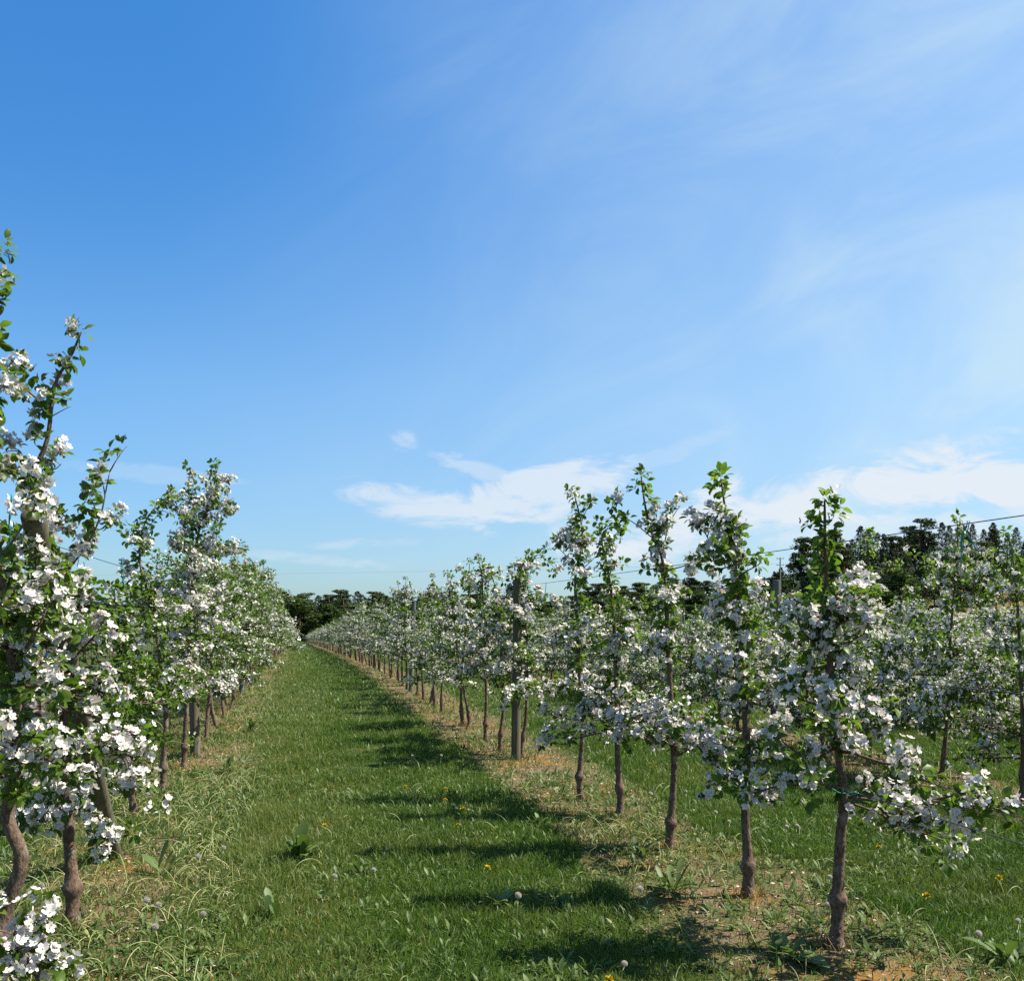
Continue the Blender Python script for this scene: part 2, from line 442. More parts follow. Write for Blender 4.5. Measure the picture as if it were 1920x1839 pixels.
def apple_shape(r, trunk, H=None, limbs=None, zc0=0.8, wide=0.5, nl=14, leafy=0.25, lod=1, base_r=0.026, dens=1.0, autolimbs=True, topleaf=0.55, taper=1.0, zmax=None, twig=1.0, zl=99, tl=0.8):
    """returns (trunk MB, [branch MBs], leaf MB, flower MB); coordinates relative to the tree's base"""
    trunk = np.asarray(trunk, float)
    path = catmull(trunk, 34 if lod == 0 else (16 if lod == 1 else 7))
    if lod == 0: path = np.vstack([catmull(path[:8], 30)[:-1], path[7:]])
    H = path[:, 2].max()
    z = path[:, 2]
    seg = np.concatenate([[0], np.cumsum(np.linalg.norm(np.diff(path, axis=0), axis=1))]); fl = seg / seg[-1]
    rad = base_r * 0.9 * (1 - fl) ** 0.8 * 0.92 + 0.0045
    rad = rad * (1 + 0.70 * np.exp(-((z - r.uniform(.16, .24)) / 0.035) ** 2) + 0.35 * np.exp(-(z / 0.05) ** 2) + 0.22 * np.exp(-np.clip(z, 0, 9) / 0.15))
    tb = MB(); tube(tb, path, rad, 10 if lod == 0 else (6 if lod == 1 else 4), 0, 0.5, wob=0.06 if lod < 2 else 0, r=r)
    def at_z(zz):
        i = np.argmin(np.abs(z - zz)); return path[i], rad[i]
    L = []
    if autolimbs:
        az = r.uniform(0, 6.28)
        zz = np.sort(r.uniform(zc0, min(H - 0.25, zl), nl))
        for q in zz:
            f = (q - zc0) / max(H - zc0, .1)
            az += 2.4 + r.normal() * 0.4
            ln = wide * (1.05 - 0.78 * f ** taper) * r.uniform(0.6, 1.2)
            d = np.array([cos(az) * 0.85, sin(az) * (1.15 + 0.75 * (1 - f) ** 2), 0.0])
            rise = r.uniform(-0.12, 0.30) + 0.55 * f
            p0, r0 = at_z(q)
            k = np.linspace(0, 1, 6)[:, None]
            pts = p0 + k * ln * d + np.array([0, 0, 1.0]) * (k * ln * rise - k ** 2 * ln * r.uniform(0.0, 0.35)) + r.normal(size=(6, 3)) * 0.012 * k
            L.append((pts, min(r0 * 0.5, 0.010 - 0.004 * f), leafy))
    for lm in (limbs or []):
        pts = catmull(lm[0], 12); L.append((pts, lm[1] if len(lm) > 1 else 0.009, lm[2] if len(lm) > 2 else leafy))
    L2 = []
    for pts, rr, lf in L:                                   # side twigs
        L2.append((pts, rr, lf, False))
        ln = np.linalg.norm(np.diff(pts, axis=0), axis=1).sum()
        for q in range(int(ln / 0.13 * twig)):
            i = int(r.integers(len(pts) // 3, len(pts)))
            d = unit(pts[min(i, len(pts) - 1)] - pts[max(i - 1, 0)])
            e = unit(d * 0.5 + unit(r.normal(size=3)) * 0.8 + np.array([0, 0, 0.25])); e[2] = max(e[2], -0.08)
            tl = min(0.22, ln * 0.5) * r.uniform(0.5, 1.1); k = np.linspace(0, 1, 4)[:, None]
            L2.append((pts[i] + e * tl * k - np.array([0, 0, 0.04]) * k ** 2, 0.004, lf, True))
    branches = []
    cp, cn, ck = [], [], []
    for pts, rr, lf, tw in L2:
        n = len(pts)
        bb = branches[-1] if tw else MB()
        tube(bb, pts, np.linspace(rr, rr * 0.35, n), 6 if lod == 0 else 3, 0, 0.5)
        if not tw: branches.append(bb)
        sl = np.concatenate([[0], np.cumsum(np.linalg.norm(np.diff(pts, axis=0), axis=1))])
        m = max(2, int(sl[-1] / (0.088 if lod == 0 else 0.060) * dens))
        for q in np.linspace(sl[-1] * (0.35 if tw else 0.12), sl[-1], m):
            pt = np.array([np.interp(q, sl, pts[:, c]) for c in range(3)])
            nr = unit(r.normal(size=3) * 0.8 + np.array([0, 0, 0.55]) + 0.35 * unit(pts[-1] - pts[0]) * (q / sl[-1]))
            cp.append(pt + nr * r.uniform(0.012, 0.060)); cn.append(nr); ck.append(r.random() < lf)
    zs = np.arange(zc0 + 0.05, (zmax or H), 0.045 / dens)
    for q in zs:
        f = (q - zc0) / (H - zc0)
        if q > zl and r.random() < 0.12: continue
        pt, _ = at_z(q)
        nr = unit(np.array([r.normal(), r.normal(), 0.35 + 0.5 * f]))
        cp.append(pt + nr * r.uniform(0.03, 0.085) * (1 - 0.35 * f)); cn.append(nr)
        ck.append(r.random() < (leafy + (topleaf if f > tl else 0)))
    pt, _ = at_z(H); cp.append(pt); cn.append(np.array([0, 0, 1.0])); ck.append(True)
    cp, cn, ck = np.array(cp), np.array(cn), np.array(ck, bool)
    # leaves
    lb = MB(); fb = MB()
    LT = (LFH, LFM, LFL)[lod]; FT = (FLH, FLM, FLL)[lod]
    nlv = np.where(ck, 9, 8) if lod < 2 else np.where(ck, 6, 5)
    ci = np.repeat(np.arange(len(cp)), nlv)
    n = cn[ci]
    az = r.normal(size=(len(ci), 3))
    side = unit(az - (az * n).sum(-1, keepdims=True) * n)
    dirv = unit(side + n * r.uniform(-0.5, 0.95, (len(ci), 1)) - np.array([0, 0, 0.12]))
    up = unit(n + np.array([0, 0, 0.4]) + r.normal(size=n.shape) * 0.35)
    zax = unit(up - (up * dirv).sum(-1, keepdims=True) * dirv)
    Mx = np.stack([dirv, np.cross(zax, dirv), zax], -1)
    sc = r.uniform(0.034, 0.064, len(ci)) * (1 if lod < 2 else 1.5) * np.where(ck[ci], 1.06, 0.92)
    tb_ = 0.15 + 0.25 * r.random(len(cp))[ci]
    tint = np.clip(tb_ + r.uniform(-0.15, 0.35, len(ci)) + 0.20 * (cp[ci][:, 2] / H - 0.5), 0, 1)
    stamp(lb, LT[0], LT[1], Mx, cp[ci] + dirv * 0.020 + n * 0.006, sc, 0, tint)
    # flowers
    fi = np.where(~ck)[0]
    few = np.where(ck & (r.random(len(ck)) < 0.12))[0]
    nf = r.integers(10, 17, len(fi)) if lod == 0 else r.integers(5, 10, len(fi)) if lod < 2 else np.full(len(fi), 6)
    ci = np.concatenate([np.repeat(fi, nf), np.repeat(few, 2)])
    if len(ci):
        n = cn[ci]
        d = unit(n * 0.75 + unit(r.normal(size=n.shape)) * 0.85)
        fn = unit(d + 0.35 * r.normal(size=n.shape) + np.array([0, 0, 0.1]))
        fp = cp[ci] + d * r.uniform(0.026, 0.068, (len(ci), 1))
        sc = r.uniform(0.0165, 0.0225, len(ci)) * (1 if lod < 2 else 1.35)
        tf = np.clip(r.normal(0.62, 0.2, len(ci)), 0, 1)
        stamp(fb, FT[0], FT[1], frames(fn, r), fp, sc, 0, tf)
        if lod == 0:
            stamp(fb, OCT[0], OCT[1], frames(fn, r), fp + fn * 0.003, 0.0036, 1, 0.5)
            bs = r.random(len(fi)) < 0.22
            bi = np.repeat(fi[bs], 2)
            if len(bi):
                d = unit(cn[bi] + r.normal(size=(len(bi), 3)) * 0.6)
                stamp(fb, OCT[0], OCT[1], frames(d, r), cp[bi] + d * r.uniform(0.035, 0.06, (len(bi), 1)), 0.0075, 2, 0.5)
    return tb, branches, lb, fb


def make_apple(loc, label, r, trunk, group=None, rz=0.0, **kw):
    lod = kw.get('lod', 1)
    tb, br, lb, fb = apple_shape(r, trunk, **kw)
    root = empty('apple_tree', loc, rz)
    tag(root, label, 'apple tree', group)
    if lod == 0:
        t = tb.build('trunk', BARK, root, True)
        for b in br:
            b.build('branch', BARK, t, True)
    else:
        for b in br:
            V, T, Fs = b.arrays(); tb.add(V, [f for f, _ in Fs], 0, T)
        tb.build('trunk', BARK, root, True)
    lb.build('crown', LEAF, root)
    if fb.n: fb.build('blossom', [PETAL, STAMEN, BUD], root)
    return root


def px_trunk(pts, D):
    w = np.array([P(x, y, D) for x, y in pts]); base = w[0].copy(); base[2] = 0
    w[0, 2] = -0.02
    return base, w - base


def px_limb(pts, D, base, Ds=None):
    return np.array([P(x, y, D + (Ds[i] if Ds else 0)) for i, (x, y) in enumerate(pts)]) - base


PATH_GROUP = None
def px_tree(label, seed, D, trunk, limbs=(), **kw):
    base, w = px_trunk(trunk, D)
    lm = []
    for l in limbs:
        pts = px_limb(l[0], D, base, l[1] if len(l) > 1 else None)
        lm.append((pts, l[2] if len(l) > 2 else 0.008, l[3] if len(l) > 3 else kw.get('leafy', 0.25)))
    return make_apple(tuple(base), label, np.random.default_rng(seed), w, limbs=lm, lod=0, **kw)


# --- the row that shades the path, nearest trees measured one by one
px_tree('nearest apple tree shading the path, long low blossom branches reaching over grass', 101, 4.42,
        [(1565, 1778), (1570, 1725), (1573, 1610), (1582, 1490), (1574, 1420), (1560, 1300), (1553, 1150), (1548, 1050), (1546, 938)],
        [([(1577, 1475), (1530, 1468), (1480, 1472), (1440, 1478), (1412, 1495)], [0, .02, .0, -.05, -.1], 0.009),
         ([(1580, 1452), (1625, 1466), (1650, 1515), (1690, 1545), (1770, 1575)], [0, 0, -.1, -.15, -.2], 0.010),
         ([(1582, 1492), (1660, 1502), (1740, 1500), (1800, 1488), (1835, 1478)], [0, -.1, -.2, -.3, -.35], 0.010),
         ([(1740, 1500), (1800, 1510), (1850, 1512), (1905, 1524)], [-.2, -.4, -.5, -.55], 0.007),
         ([(1582, 1500), (1660, 1530), (1700, 1560), (1765, 1592)], [0, .05, .1, .1], 0.008),
         ([(1572, 1400), (1520, 1420), (1480, 1400), (1460, 1380)], [0, -.1, -.1, -.1], 0.008),
         ([(1570, 1380), (1620, 1350), (1660, 1330)], [0, .1, .1], 0.007), ([(1562, 1330), (1500, 1310), (1475, 1290)], [0, -.1, -.1], 0.007),
         ([(1556, 1230), (1600, 1200), (1620, 1170)], [0, 0, -.05], 0.006), ([(1556, 1220), (1510, 1190), (1490, 1150)], [0, 0, -.05], 0.006),
         ([(1553, 1130), (1580, 1110), (1600, 1095)], [0, 0, 0], 0.005), ([(1549, 1066), (1540, 1056), (1530, 1050)], None, 0.003, 1.0), ([(1549, 1040), (1560, 1030), (1572, 1024)], None, 0.003, .8), ([(1548, 1012), (1538, 1004), (1530, 1000)], None, 0.003, 1.0), ([(1548, 985), (1558, 975), (1564, 968)], None, 0.003, 1.0)],
        zc0=0.95, wide=0.25, nl=15, leafy=0.31, base_r=0.030, topleaf=0.8, taper=0.8, zl=1.80, tl=.62)
px_tree('second apple tree from the camera in the shading row, twin blossom tufts on top', 102, 5.23,
        [(1400, 1683), (1403, 1640), (1398, 1530), (1400, 1420), (1396, 1300), (1386, 1150), (1378, 1060), (1366, 1000), (1352, 897)],
        [([(1376, 1050), (1345, 1030), (1325, 1005), (1322, 985)], None, 0.006, .2), ([(1372, 1030), (1385, 1005), (1395, 980)], None, 0.006, .2),
         ([(1400, 1440), (1350, 1440), (1300, 1390), (1280, 1370)], [0, -.05, -.1, -.1], 0.009), ([(1398, 1400), (1440, 1380), (1470, 1360)], [0, -.1, -.2], 0.008),
         ([(1399, 1500), (1375, 1490), (1355, 1475)], [0, -.1, -.15], 0.006, .1),
         ([(1380, 1080), (1420, 1060), (1428, 1050)], None, 0.005, .7), ([(1378, 1060), (1330, 1070), (1305, 1065)], None, 0.005, .7)],
        zc0=0.62, wide=0.25, nl=20, leafy=0.31, base_r=0.029, taper=0.9)
px_tree('third apple tree from the camera in the shading row, tall with leaning side shoot', 103, 6.30,
        [(1255, 1595), (1257, 1545), (1264, 1450), (1260, 1350), (1252, 1200), (1244, 1060), (1222, 1000), (1210, 950), (1202, 893)],
        [([(1225, 1010), (1195, 985), (1165, 965), (1153, 955)], None, 0.005, .8), ([(1240, 1050), (1250, 1000), (1262, 965)], None, 0.006, .15),
         ([(1246, 1070), (1285, 1060), (1310, 1045), (1320, 1035)], [0, -.1, -.1, -.1], 0.005, .75),
         ([(1262, 1400), (1210, 1375), (1180, 1380)], [0, -.05, -.1], 0.008), ([(1262, 1420), (1300, 1400), (1330, 1385)], [0, -.1, -.15], 0.008)],
        zc0=0.6, wide=0.31, nl=17, leafy=0.31, base_r=0.027, taper=0.9)
px_tree('fourth apple tree from the camera in the shading row, round swelling low on its trunk', 104, 7.35,
        [(1160, 1533), (1163, 1500), (1157, 1400), (1156, 1300), (1150, 1150), (1140, 1070), (1128, 1010), (1140, 990)],
        [([(1156, 1372), (1120, 1375), (1080, 1385), (1055, 1395)], [0, -.1, -.1, -.1], 0.008, .3), ([(1156, 1350), (1200, 1330), (1230, 1340)], [0, -.1, -.1], 0.007),
         ([(1135, 1040), (1150, 1010), (1165, 985)], None, 0.004, .9)],
        zc0=0.66, wide=0.31, nl=17, leafy=0.31, base_r=0.027, taper=0.9)
px_tree('apple tree with bent trunk before the wide gap in the shading row', 105, 8.0,
        [(1092, 1503), (1086, 1465), (1092, 1370), (1086, 1250), (1081, 1150), (1079, 1080), (1092, 1000), (1076, 923)],
        [([(1088, 985), (1100, 955), (1112, 940)], None, 0.004, .8), ([(1081, 1060), (1050, 1030), (1040, 1015)], None, 0.005, .5),
         ([(1091, 1350), (1050, 1345), (1020, 1330)], [0, -.1, -.1], 0.007, .2), ([(1083, 1075), (1110, 1050), (1130, 1030)], None, 0.005, .4)],
        zc0=0.85, wide=0.31, nl=16, leafy=0.31, base_r=0.024, taper=0.9)
px_tree('apple tree close beside the thick wooden post, crooked trunk and arching leafy tip', 106, 10.40,
        [(981, 1421), (978, 1395), (987, 1340), (988, 1230), (985, 1130), (980, 1085), (992, 1040)],
        [([(988, 1055), (1010, 1040), (1035, 1060), (1048, 1072)], None, 0.005, .5), ([(984, 1110), (976, 1086), (964, 1072)], [0, -.35, -.4], 0.004, .7), ([(980, 1085), (985, 1066), (972, 1068)], [0, -.3, -.35], 0.004, .5), ([(988, 1235), (975, 1220), (955, 1215)], [0, -.4, -.5], 0.005, .5), ([(988, 1290), (970, 1300), (950, 1310)], [0, -.4, -.5], 0.005, .5), ([(985, 1160), (975, 1150), (960, 1150)], [0, -.4, -.45], 0.004, .4)],
        zc0=0.75, wide=0.40, nl=18, leafy=0.5, base_r=0.022, taper=1.3)
px_tree('apple tree with wavy thin trunk just past the thick wooden post', 107, 10.95,
        [(939, 1410), (938, 1380), (945, 1310), (940, 1200), (932, 1130), (925, 1085)], [],
        zc0=0.8, wide=0.42, nl=19, leafy=0.3, base_r=0.022, taper=1.3)
px_tree('apple tree with lone leafy tuft standing high above its neighbours', 108, 11.85,
        [(912, 1390), (910, 1365), (912, 1300), (908, 1200), (905, 1110), (903, 1080), (897, 1044)], [],
        zc0=0.8, wide=0.42, nl=19, leafy=0.3, base_r=0.024, taper=1.3, topleaf=0.8)

# --- the sunlit row on the other side of the path
px_tree('foremost tall apple tree of the sunlit row, thick bent trunk running out of the frame', 201, 3.95,
        [(-15, 1849), (3, 1735), (40, 1612), (14, 1532), (32, 1440), (33, 1310), (15, 1180), (-8, 1000), (-28, 800), (-12, 600), (-2, 475)],
        [([(33, 1330), (60, 1250), (80, 1200), (90, 1150)], [0, .2, .2, .2], 0.009), ([(25, 1250), (70, 1180), (95, 1120)], [0, -.1, -.1], 0.008), ([(-5, 1110), (45, 1060), (85, 1015)], [0, .2, .3], 0.007, .5), ([(30, 1300), (90, 1210), (120, 1140)], [0, .2, .3], 0.008, .4), ([(0, 1080), (60, 1090), (100, 1090)], [0, .25, .35], 0.007, .6),
         ([(14, 1530), (30, 1500), (45, 1490)], [0, -.1, -.1], 0.006, .95), ([(32, 1450), (80, 1420), (120, 1450), (150, 1480)], [0, -.1, -.2, -.2], 0.009),
         ([(0, 1050), (40, 990), (60, 960)], [0, 0, 0], 0.006, .3), ([(-20, 900), (15, 880), (35, 880)], None, 0.006, .3), ([(-28, 780), (0, 730), (28, 705)], None, 0.005, .5),
         ([(-14, 630), (-5, 600), (6, 580)], None, 0.004, .9)],
        zc0=0.95, wide=0.32, nl=15, leafy=0.48, base_r=0.036, topleaf=0.5, taper=0.9, zl=2.5)
px_tree('second tree of the sunlit row, tall leader leaning towards the path under the sky', 202, 4.77,
        [(137, 1733), (136, 1660), (130, 1590), (125, 1450), (120, 1320), (123, 1235), (110, 1110), (90, 985), (66, 930), (60, 890), (82, 845), (93, 800), (96, 764), (106, 712), (134, 666), (152, 622)],
        [([(108, 1090), (150, 1040), (172, 1005), (190, 962), (200, 912), (206, 884)], [0, -.1, -.1, -.1, -.1, -.1], 0.007, .8),
         ([(95, 775), (62, 742), (35, 722), (10, 702)], None, 0.005, .35), ([(98, 780), (120, 768), (133, 762)], None, 0.003, 1.0), ([(100, 730), (85, 722), (78, 714)], None, 0.003, 1.0),
         ([(122, 1330), (180, 1345), (225, 1380), (252, 1440)], [0, -.1, -.1, -.05], 0.010, .2), ([(124, 1400), (180, 1390), (230, 1420), (245, 1470)], [0, -.2, -.3, -.3], 0.009, .2),
         ([(126, 1450), (160, 1500), (178, 1560), (182, 1600)], [0, -.1, -.2, -.2], 0.008, .2), ([(122, 1330), (70, 1390), (40, 1460)], [0, -.2, -.2], 0.009, .2),
         ([(125, 1470), (90, 1520), (70, 1530)], [0, -.1, -.2], 0.008, .2), ([(122, 1250), (170, 1200), (185, 1180)], None, 0.008, .2),
         ([(118, 1180), (150, 1140), (172, 1125)], None, 0.007, .2), ([(118, 1180), (70, 1120), (40, 1080)], None, 0.007, .2),
         ([(104, 1080), (60, 1040), (30, 1030)], None, 0.007, .25), ([(85, 970), (120, 990), (150, 1005)], None, 0.006, .2), ([(62, 900), (40, 850), (25, 840)], None, 0.006, .2),
         ([(64, 880), (100, 880), (115, 870)], None, 0.005, .3), ([(123, 1300), (170, 1290), (210, 1310)], None, 0.008, .2), ([(122, 1240), (90, 1200), (70, 1180)], None, 0.007, .2)],
        zc0=0.75, wide=0.27, nl=11, leafy=0.45, base_r=0.034, topleaf=0.25, taper=0.9, zl=2.35)
px_tree('short leafy apple tree behind the leaning post, hardly any blossom in its upper part', 203, 7.35,
        [(254, 1533), (247, 1490), (240, 1380), (232, 1280), (222, 1180), (214, 1105)], [],
        zc0=0.7, wide=0.50, nl=24, leafy=0.88, base_r=0.028)
px_tree('leafy apple tree with reddish leaning stem and a swollen dark trunk foot', 204, 8.5,
        [(307, 1481), (306, 1435), (311, 1350), (303, 1270), (292, 1180), (277, 1110), (262, 1050), (270, 985), (292, 950)],
        [([(265, 1010), (300, 960), (325, 945)], None, 0.004, .85), ([(306, 1300), (260, 1270), (230, 1265)], None, 0.008, .5)],
        zc0=0.72, wide=0.50, nl=22, leafy=0.76, base_r=0.027, zmax=None)
px_tree('tallest blossom crown beyond the leafy trees of the sunlit row', 205, 9.7,
        [(345, 1441), (346, 1400), (350, 1330), (356, 1200), (360, 1100), (372, 1000), (396, 930), (409, 873)],
        [([(375, 990), (360, 940), (365, 900)], None, 0.005, .4), ([(390, 940), (415, 960), (425, 950)], None, 0.005, .2), ([(370, 1010), (330, 960), (300, 950)], None, 0.005, .5),
         ([(362, 1080), (310, 1090), (295, 1110)], None, 0.007, .1)],
        zc0=0.75, wide=0.56, nl=28, leafy=0.25, base_r=0.028, taper=1.6)
# a tree just out of frame whose low branch reaches in
px_tree('low blossom branch of the apple tree standing beside the camera', 206, 3.0,
        [(-210, 2065), (-205, 1900), (-190, 1700), (-180, 1500), (-190, 1300), (-200, 1100)],
        [([(-190, 1650), (-80, 1720), (0, 1760), (50, 1790), (70, 1840)], [0, 0, .05, .05, .05], 0.010, .15), ([(-10, 1758), (20, 1810), (40, 1850)], [.05, .05, .05], 0.007, .15)],
        zc0=1.0, wide=0.35, nl=6, leafy=0.25, base_r=0.032)

# --- the rest of the rows: shapes shared, every tree its own object
def variants(n, lod, H, leafy, seed, wide=0.46, zc0=0.72, nl=20):
    out = []
    for k in range(n):
        r = np.random.default_rng(seed + k)
        h = H * r.uniform(0.90, 1.10)
        lean = r.normal(size=2) * 0.05
        zz = np.array([-0.02, 0.2, 0.7, 1.2, 1.8, h])
        pts = np.stack([np.cumsum(r.normal(size=6) * 0.02) + lean[0] * zz, np.cumsum(r.normal(size=6) * 0.02) + lean[1] * zz, zz], -1)
        pts[0, :2] = 0
        lf = leafy[k % len(leafy)]
        if lod < 2:
            root = make_apple((0, 0, 0), None, r, pts, lod=lod, wide=wide * r.uniform(.85, 1.15), nl=nl, leafy=lf, zc0=zc0 * r.uniform(.9, 1.1), base_r=0.024, taper=1.3)
            parts = [(c.name.split('.')[0], c.data) for c in root.children]
            for c in list(root.children): bpy.data.objects.remove(c)
            bpy.data.objects.remove(root)
            out.append(parts)
        else:
            tb, br, lb, fb = apple_shape(r, pts, lod=2, wide=wide, nl=15, leafy=lf, zc0=zc0, base_r=0.026, dens=0.7, taper=1.3)
            mb = MB()
            for k2, b in enumerate((tb, lb, fb)):
                if b.n:
                    V, T, Fs = b.arrays(); mb.add(V, [f for f, _ in Fs], k2, T)
            out.append(mb)
    return out


spots = []                                   # (x, y, row, kind)
r0 = np.random.default_rng(5)
for y in [12.99, 13.42, 15.4, 16.3, 16.95, 17.9, 18.9, 20.6]: spots.append((2.40, y, 0))
y = 21.6
while y < 240: spots.append((2.45 + r0.normal() * 0.05, y, 0)); y += r0.uniform(0.9, 1.15)
for y in [11.65, 12.45, 14.1, 15.4]: spots.append((-1.17, y, -1))
y = 16.4
while y < 240: spots.append((-1.2 + r0.normal() * 0.05, y, -1)); y += r0.uniform(0.95, 1.15)
spots.append((6.2, 7.79, 1)); spots.append((6.15, 6.7, 1))
for k in range(1, 18):
    X = 2.48 + 3.68 * k
    y = max(X * 0.98 - 0.6, 0); y = 8.85 if k == 1 else y
    ym = 240 if k < 3 else 150 if k < 6 else 100
    while y < ym:
        if r0.random() > 0.04: spots.append((X + r0.normal() * 0.06, y, k))
        y += r0.uniform(0.92, 1.14) * (1 if y < 75 else 1.5)
for X in (-9.2, -12.9):
    y = 18.0 if X < -10 else 15.0
    while y < 66: spots.append((X + r0.normal() * 0.06, y, -2)); y += r0.uniform(1.0, 1.2)
def rank(s):
    D = s[0] * sn + s[1] * cs
    return D * (1.0 if s[2] in (0, 1) else (1.12 if s[2] == -1 else (1.9 if s[2] == -2 else 1.0 + 0.10 * s[2])))
spots.sort(key=rank)
N_IND = 292 - 14
VR = variants(8, 1, 2.35, [0.36, 0.42, 0.34, 0.6, 0.36, 0.42], 300, 0.42, 0.66, 19)
VL = variants(7, 1, 3.0, [0.46, 0.54, 0.72, 0.48, 0.86, 0.52, 0.76], 400, 0.60, 0.66, 30)
VB = variants(7, 1, 2.3, [0.34, 0.42, 0.36, 0.6, 0.4, 0.45], 600, 0.62, 0.44, 30)
LOW = variants(5, 2, 2.0, [0.42, 0.48, 0.55], 500)
GR = {0: ('apple trees farther along the shading row', 'apple tree in white blossom farther along the row that shades the path'),
      -1: ('apple trees farther along the sunlit row', 'apple tree in the dense sunlit blossom wall beside the path'),
      1: ('apple trees of the first row behind', 'blossoming apple tree in the first row behind the row shading the path'),
      -2: ('apple trees beyond the dirt track', 'apple tree seen through gaps in the sunlit row beyond the dirt track')}
r1 = np.random.default_rng(77)
special = {(6.2, 7.79): 'apple tree with slim dark leaning trunk in the row behind, under the hanging forked twine'}
rest = MB()
for i, (x, y, row) in enumerate(spots):
    if i < N_IND:
        V = VL if row == -1 else VR if row == 0 else VB
        k = int(r1.integers(0, len(V)))
        if row == -1 and y > 15 and y < 45 and r1.random() < .7: k = int(r1.choice([2, 4, 6]))
        root = empty('apple_tree', (x, y, float(hill(x, y))), float(r1.uniform(0, 6.28)))
        s = float(r1.uniform(0.92, 1.08)); sh = 1.0 if row == -1 else float(np.interp(y, [14, 20, 27, 45], [1.0, .95, .92, .92])) * (1 if row == 0 else 1.18 if y < 8.5 else .95 if y < 12 else .87); root.scale = (s, s, s * sh * float(r1.uniform(0.90, 1.08)))
        g, l = GR.get(row, ('apple trees of the farther rows behind', 'apple tree in the blossoming rows farther back towards the wooded hill'))
        if (x, y) in special: tag(root, special[(x, y)], 'apple tree')
        else: tag(root, l, 'apple tree', g)
        for nm, me in V[k]:
            o = bpy.data.objects.new(nm, me); COL.objects.link(o); o.parent = root
    else:
        mb = LOW[int(r1.integers(0, len(LOW)))]
        Vv, T, Fs = mb.arrays()
        a = r1.uniform(0, 6.28); s = r1.uniform(0.95, 1.1) * (1.3 if row == -1 else .95)
        c, q = cos(a) * s, sin(a) * s
        W_ = np.stack([Vv[:, 0] * c - Vv[:, 1] * q + x, Vv[:, 0] * q + Vv[:, 1] * c + y, Vv[:, 2] * s + float(hill(np.array(x), np.array(y)))], -1)
        n0 = rest.n
        rest.V.append(W_); rest.T.append(T)
        for f, m in Fs: rest.Fs.append((f + n0, m))
        rest.n += len(W_)
tag(rest.build('orchard_trees', [BARK, LEAF, PETAL]), 'far blossoming orchard rows merging into one white and green mass', 'orchard', kind='stuff')

# ------------------------------------------------------------------ posts, wires, twine
def post(p0, p1, r, label, group=None, mat=POST, end=True):
    p0, p1 = np.array(p0, float), np.array(p1, float)
    root = empty('wooden_post', tuple(p0)); tag(root, label, 'post', group)
    k = np.linspace(0, 1, 14)[:, None]
    rr = np.random.default_rng(int(abs(p0[0] * 100 + p0[1] * 10)))
    mb = MB(); tube(mb, (p1 - p0) * k, np.linspace(r * 1.04, r * 0.97, 14), 14, 0, 0.5, cap=False, wob=0.012, r=rr)
    mb.build('shaft', mat, root, True)
    d = unit(p1 - p0)
    mb = MB(); tube(mb, np.array([(p1 - p0) - d * 0.004, (p1 - p0) + d * 0.012]), np.array([r * 0.97, r * 0.85]), 14)
    mb.build('top', ENDGRAIN, root)
    # staple holding the top wire
    mb = MB(); c = (p1 - p0) - d * 0.11
    tube(mb, catmull([c + [r * .7, -.02, .012], c + [r * 1.25, 0, .012], c + [r * .7, .02, .012]], 8), 0.003, 5)
    mb.build('staple', WIRE, root)
    return root


g = ground_at(967, 1423)
post((g[0], g[1], -0.05), (g[0] + 0.02, g[1], 2.06), 0.052, 'thick weathered wooden post in the row shading the path, beside the crooked trunk')
g = ground_at(770, 1296)
post((g[0], g[1], -0.05), (g[0] + 0.07, g[1], 1.98), 0.048, 'slanting wooden post farther along the shading row, bare above the blossom', mat=POSTG)
b = P(1452, 1386, 12.0); t = P(1456, 1089, 12.0)
post((b[0], b[1], -0.05), tuple(t), 0.050, 'grey post in the first row behind, standing before the wooded hill', mat=POSTG)
b = P(1470, 1300, 18.0); t = P(1464, 1130, 18.0)
post((b[0], b[1], -0.05), tuple(t), 0.050, 'slim grey post just behind the grey post, two rows back', mat=POSTG)
b = ground_at(215, 1602); t = P(62, 966, 4.2)
post((b[0], b[1], -0.05), tuple(t), 0.056, 'leaning end post of the sunlit row, propped at a steep slant')
b = ground_at(366, 1418)
post((b[0], b[1], -0.05), (b[0] - .03, b[1], 2.1), 0.055, 'wooden post among the trunks of the sunlit row')
for row, X in ((0, 2.45), (-1, -1.2), (1, 6.16), (2, 9.84), (3, 13.52)):
    for yy in (20, 30, 40, 50):
        if row == 0 and yy < 30: continue
        if X > yy * 0.9: continue
        post((X, yy + 0.4, -0.05 + float(hill(X, yy))), (X + r1.normal() * .03, yy + 0.4, 2.0 + float(hill(X, yy))), 0.052, 'weathered wooden trellis post standing farther back among the blossoming rows', 'trellis posts farther back', mat=POSTG if row % 2 else POST)


def wire(pts, r, label, group=None):
    mb = MB(); tube(mb, pts, r, 5)
    return tag(mb.build('trellis_wire', WIRE, smooth=True), label, 'wire', group)


def wire_line(X, y0, y1, z, posts, sag=0.012):
    pts = []
    for a, b in zip(posts[:-1], posts[1:]):
        for k in np.linspace(0, 1, 8, endpoint=False):
            pts.append((X, a + (b - a) * k, z - sag * 4 * k * (1 - k)))
    pts.append((X, posts[-1], z)); pts = np.array(pts); pts[:, 2] += hill(pts[:, 0], pts[:, 1]); return pts


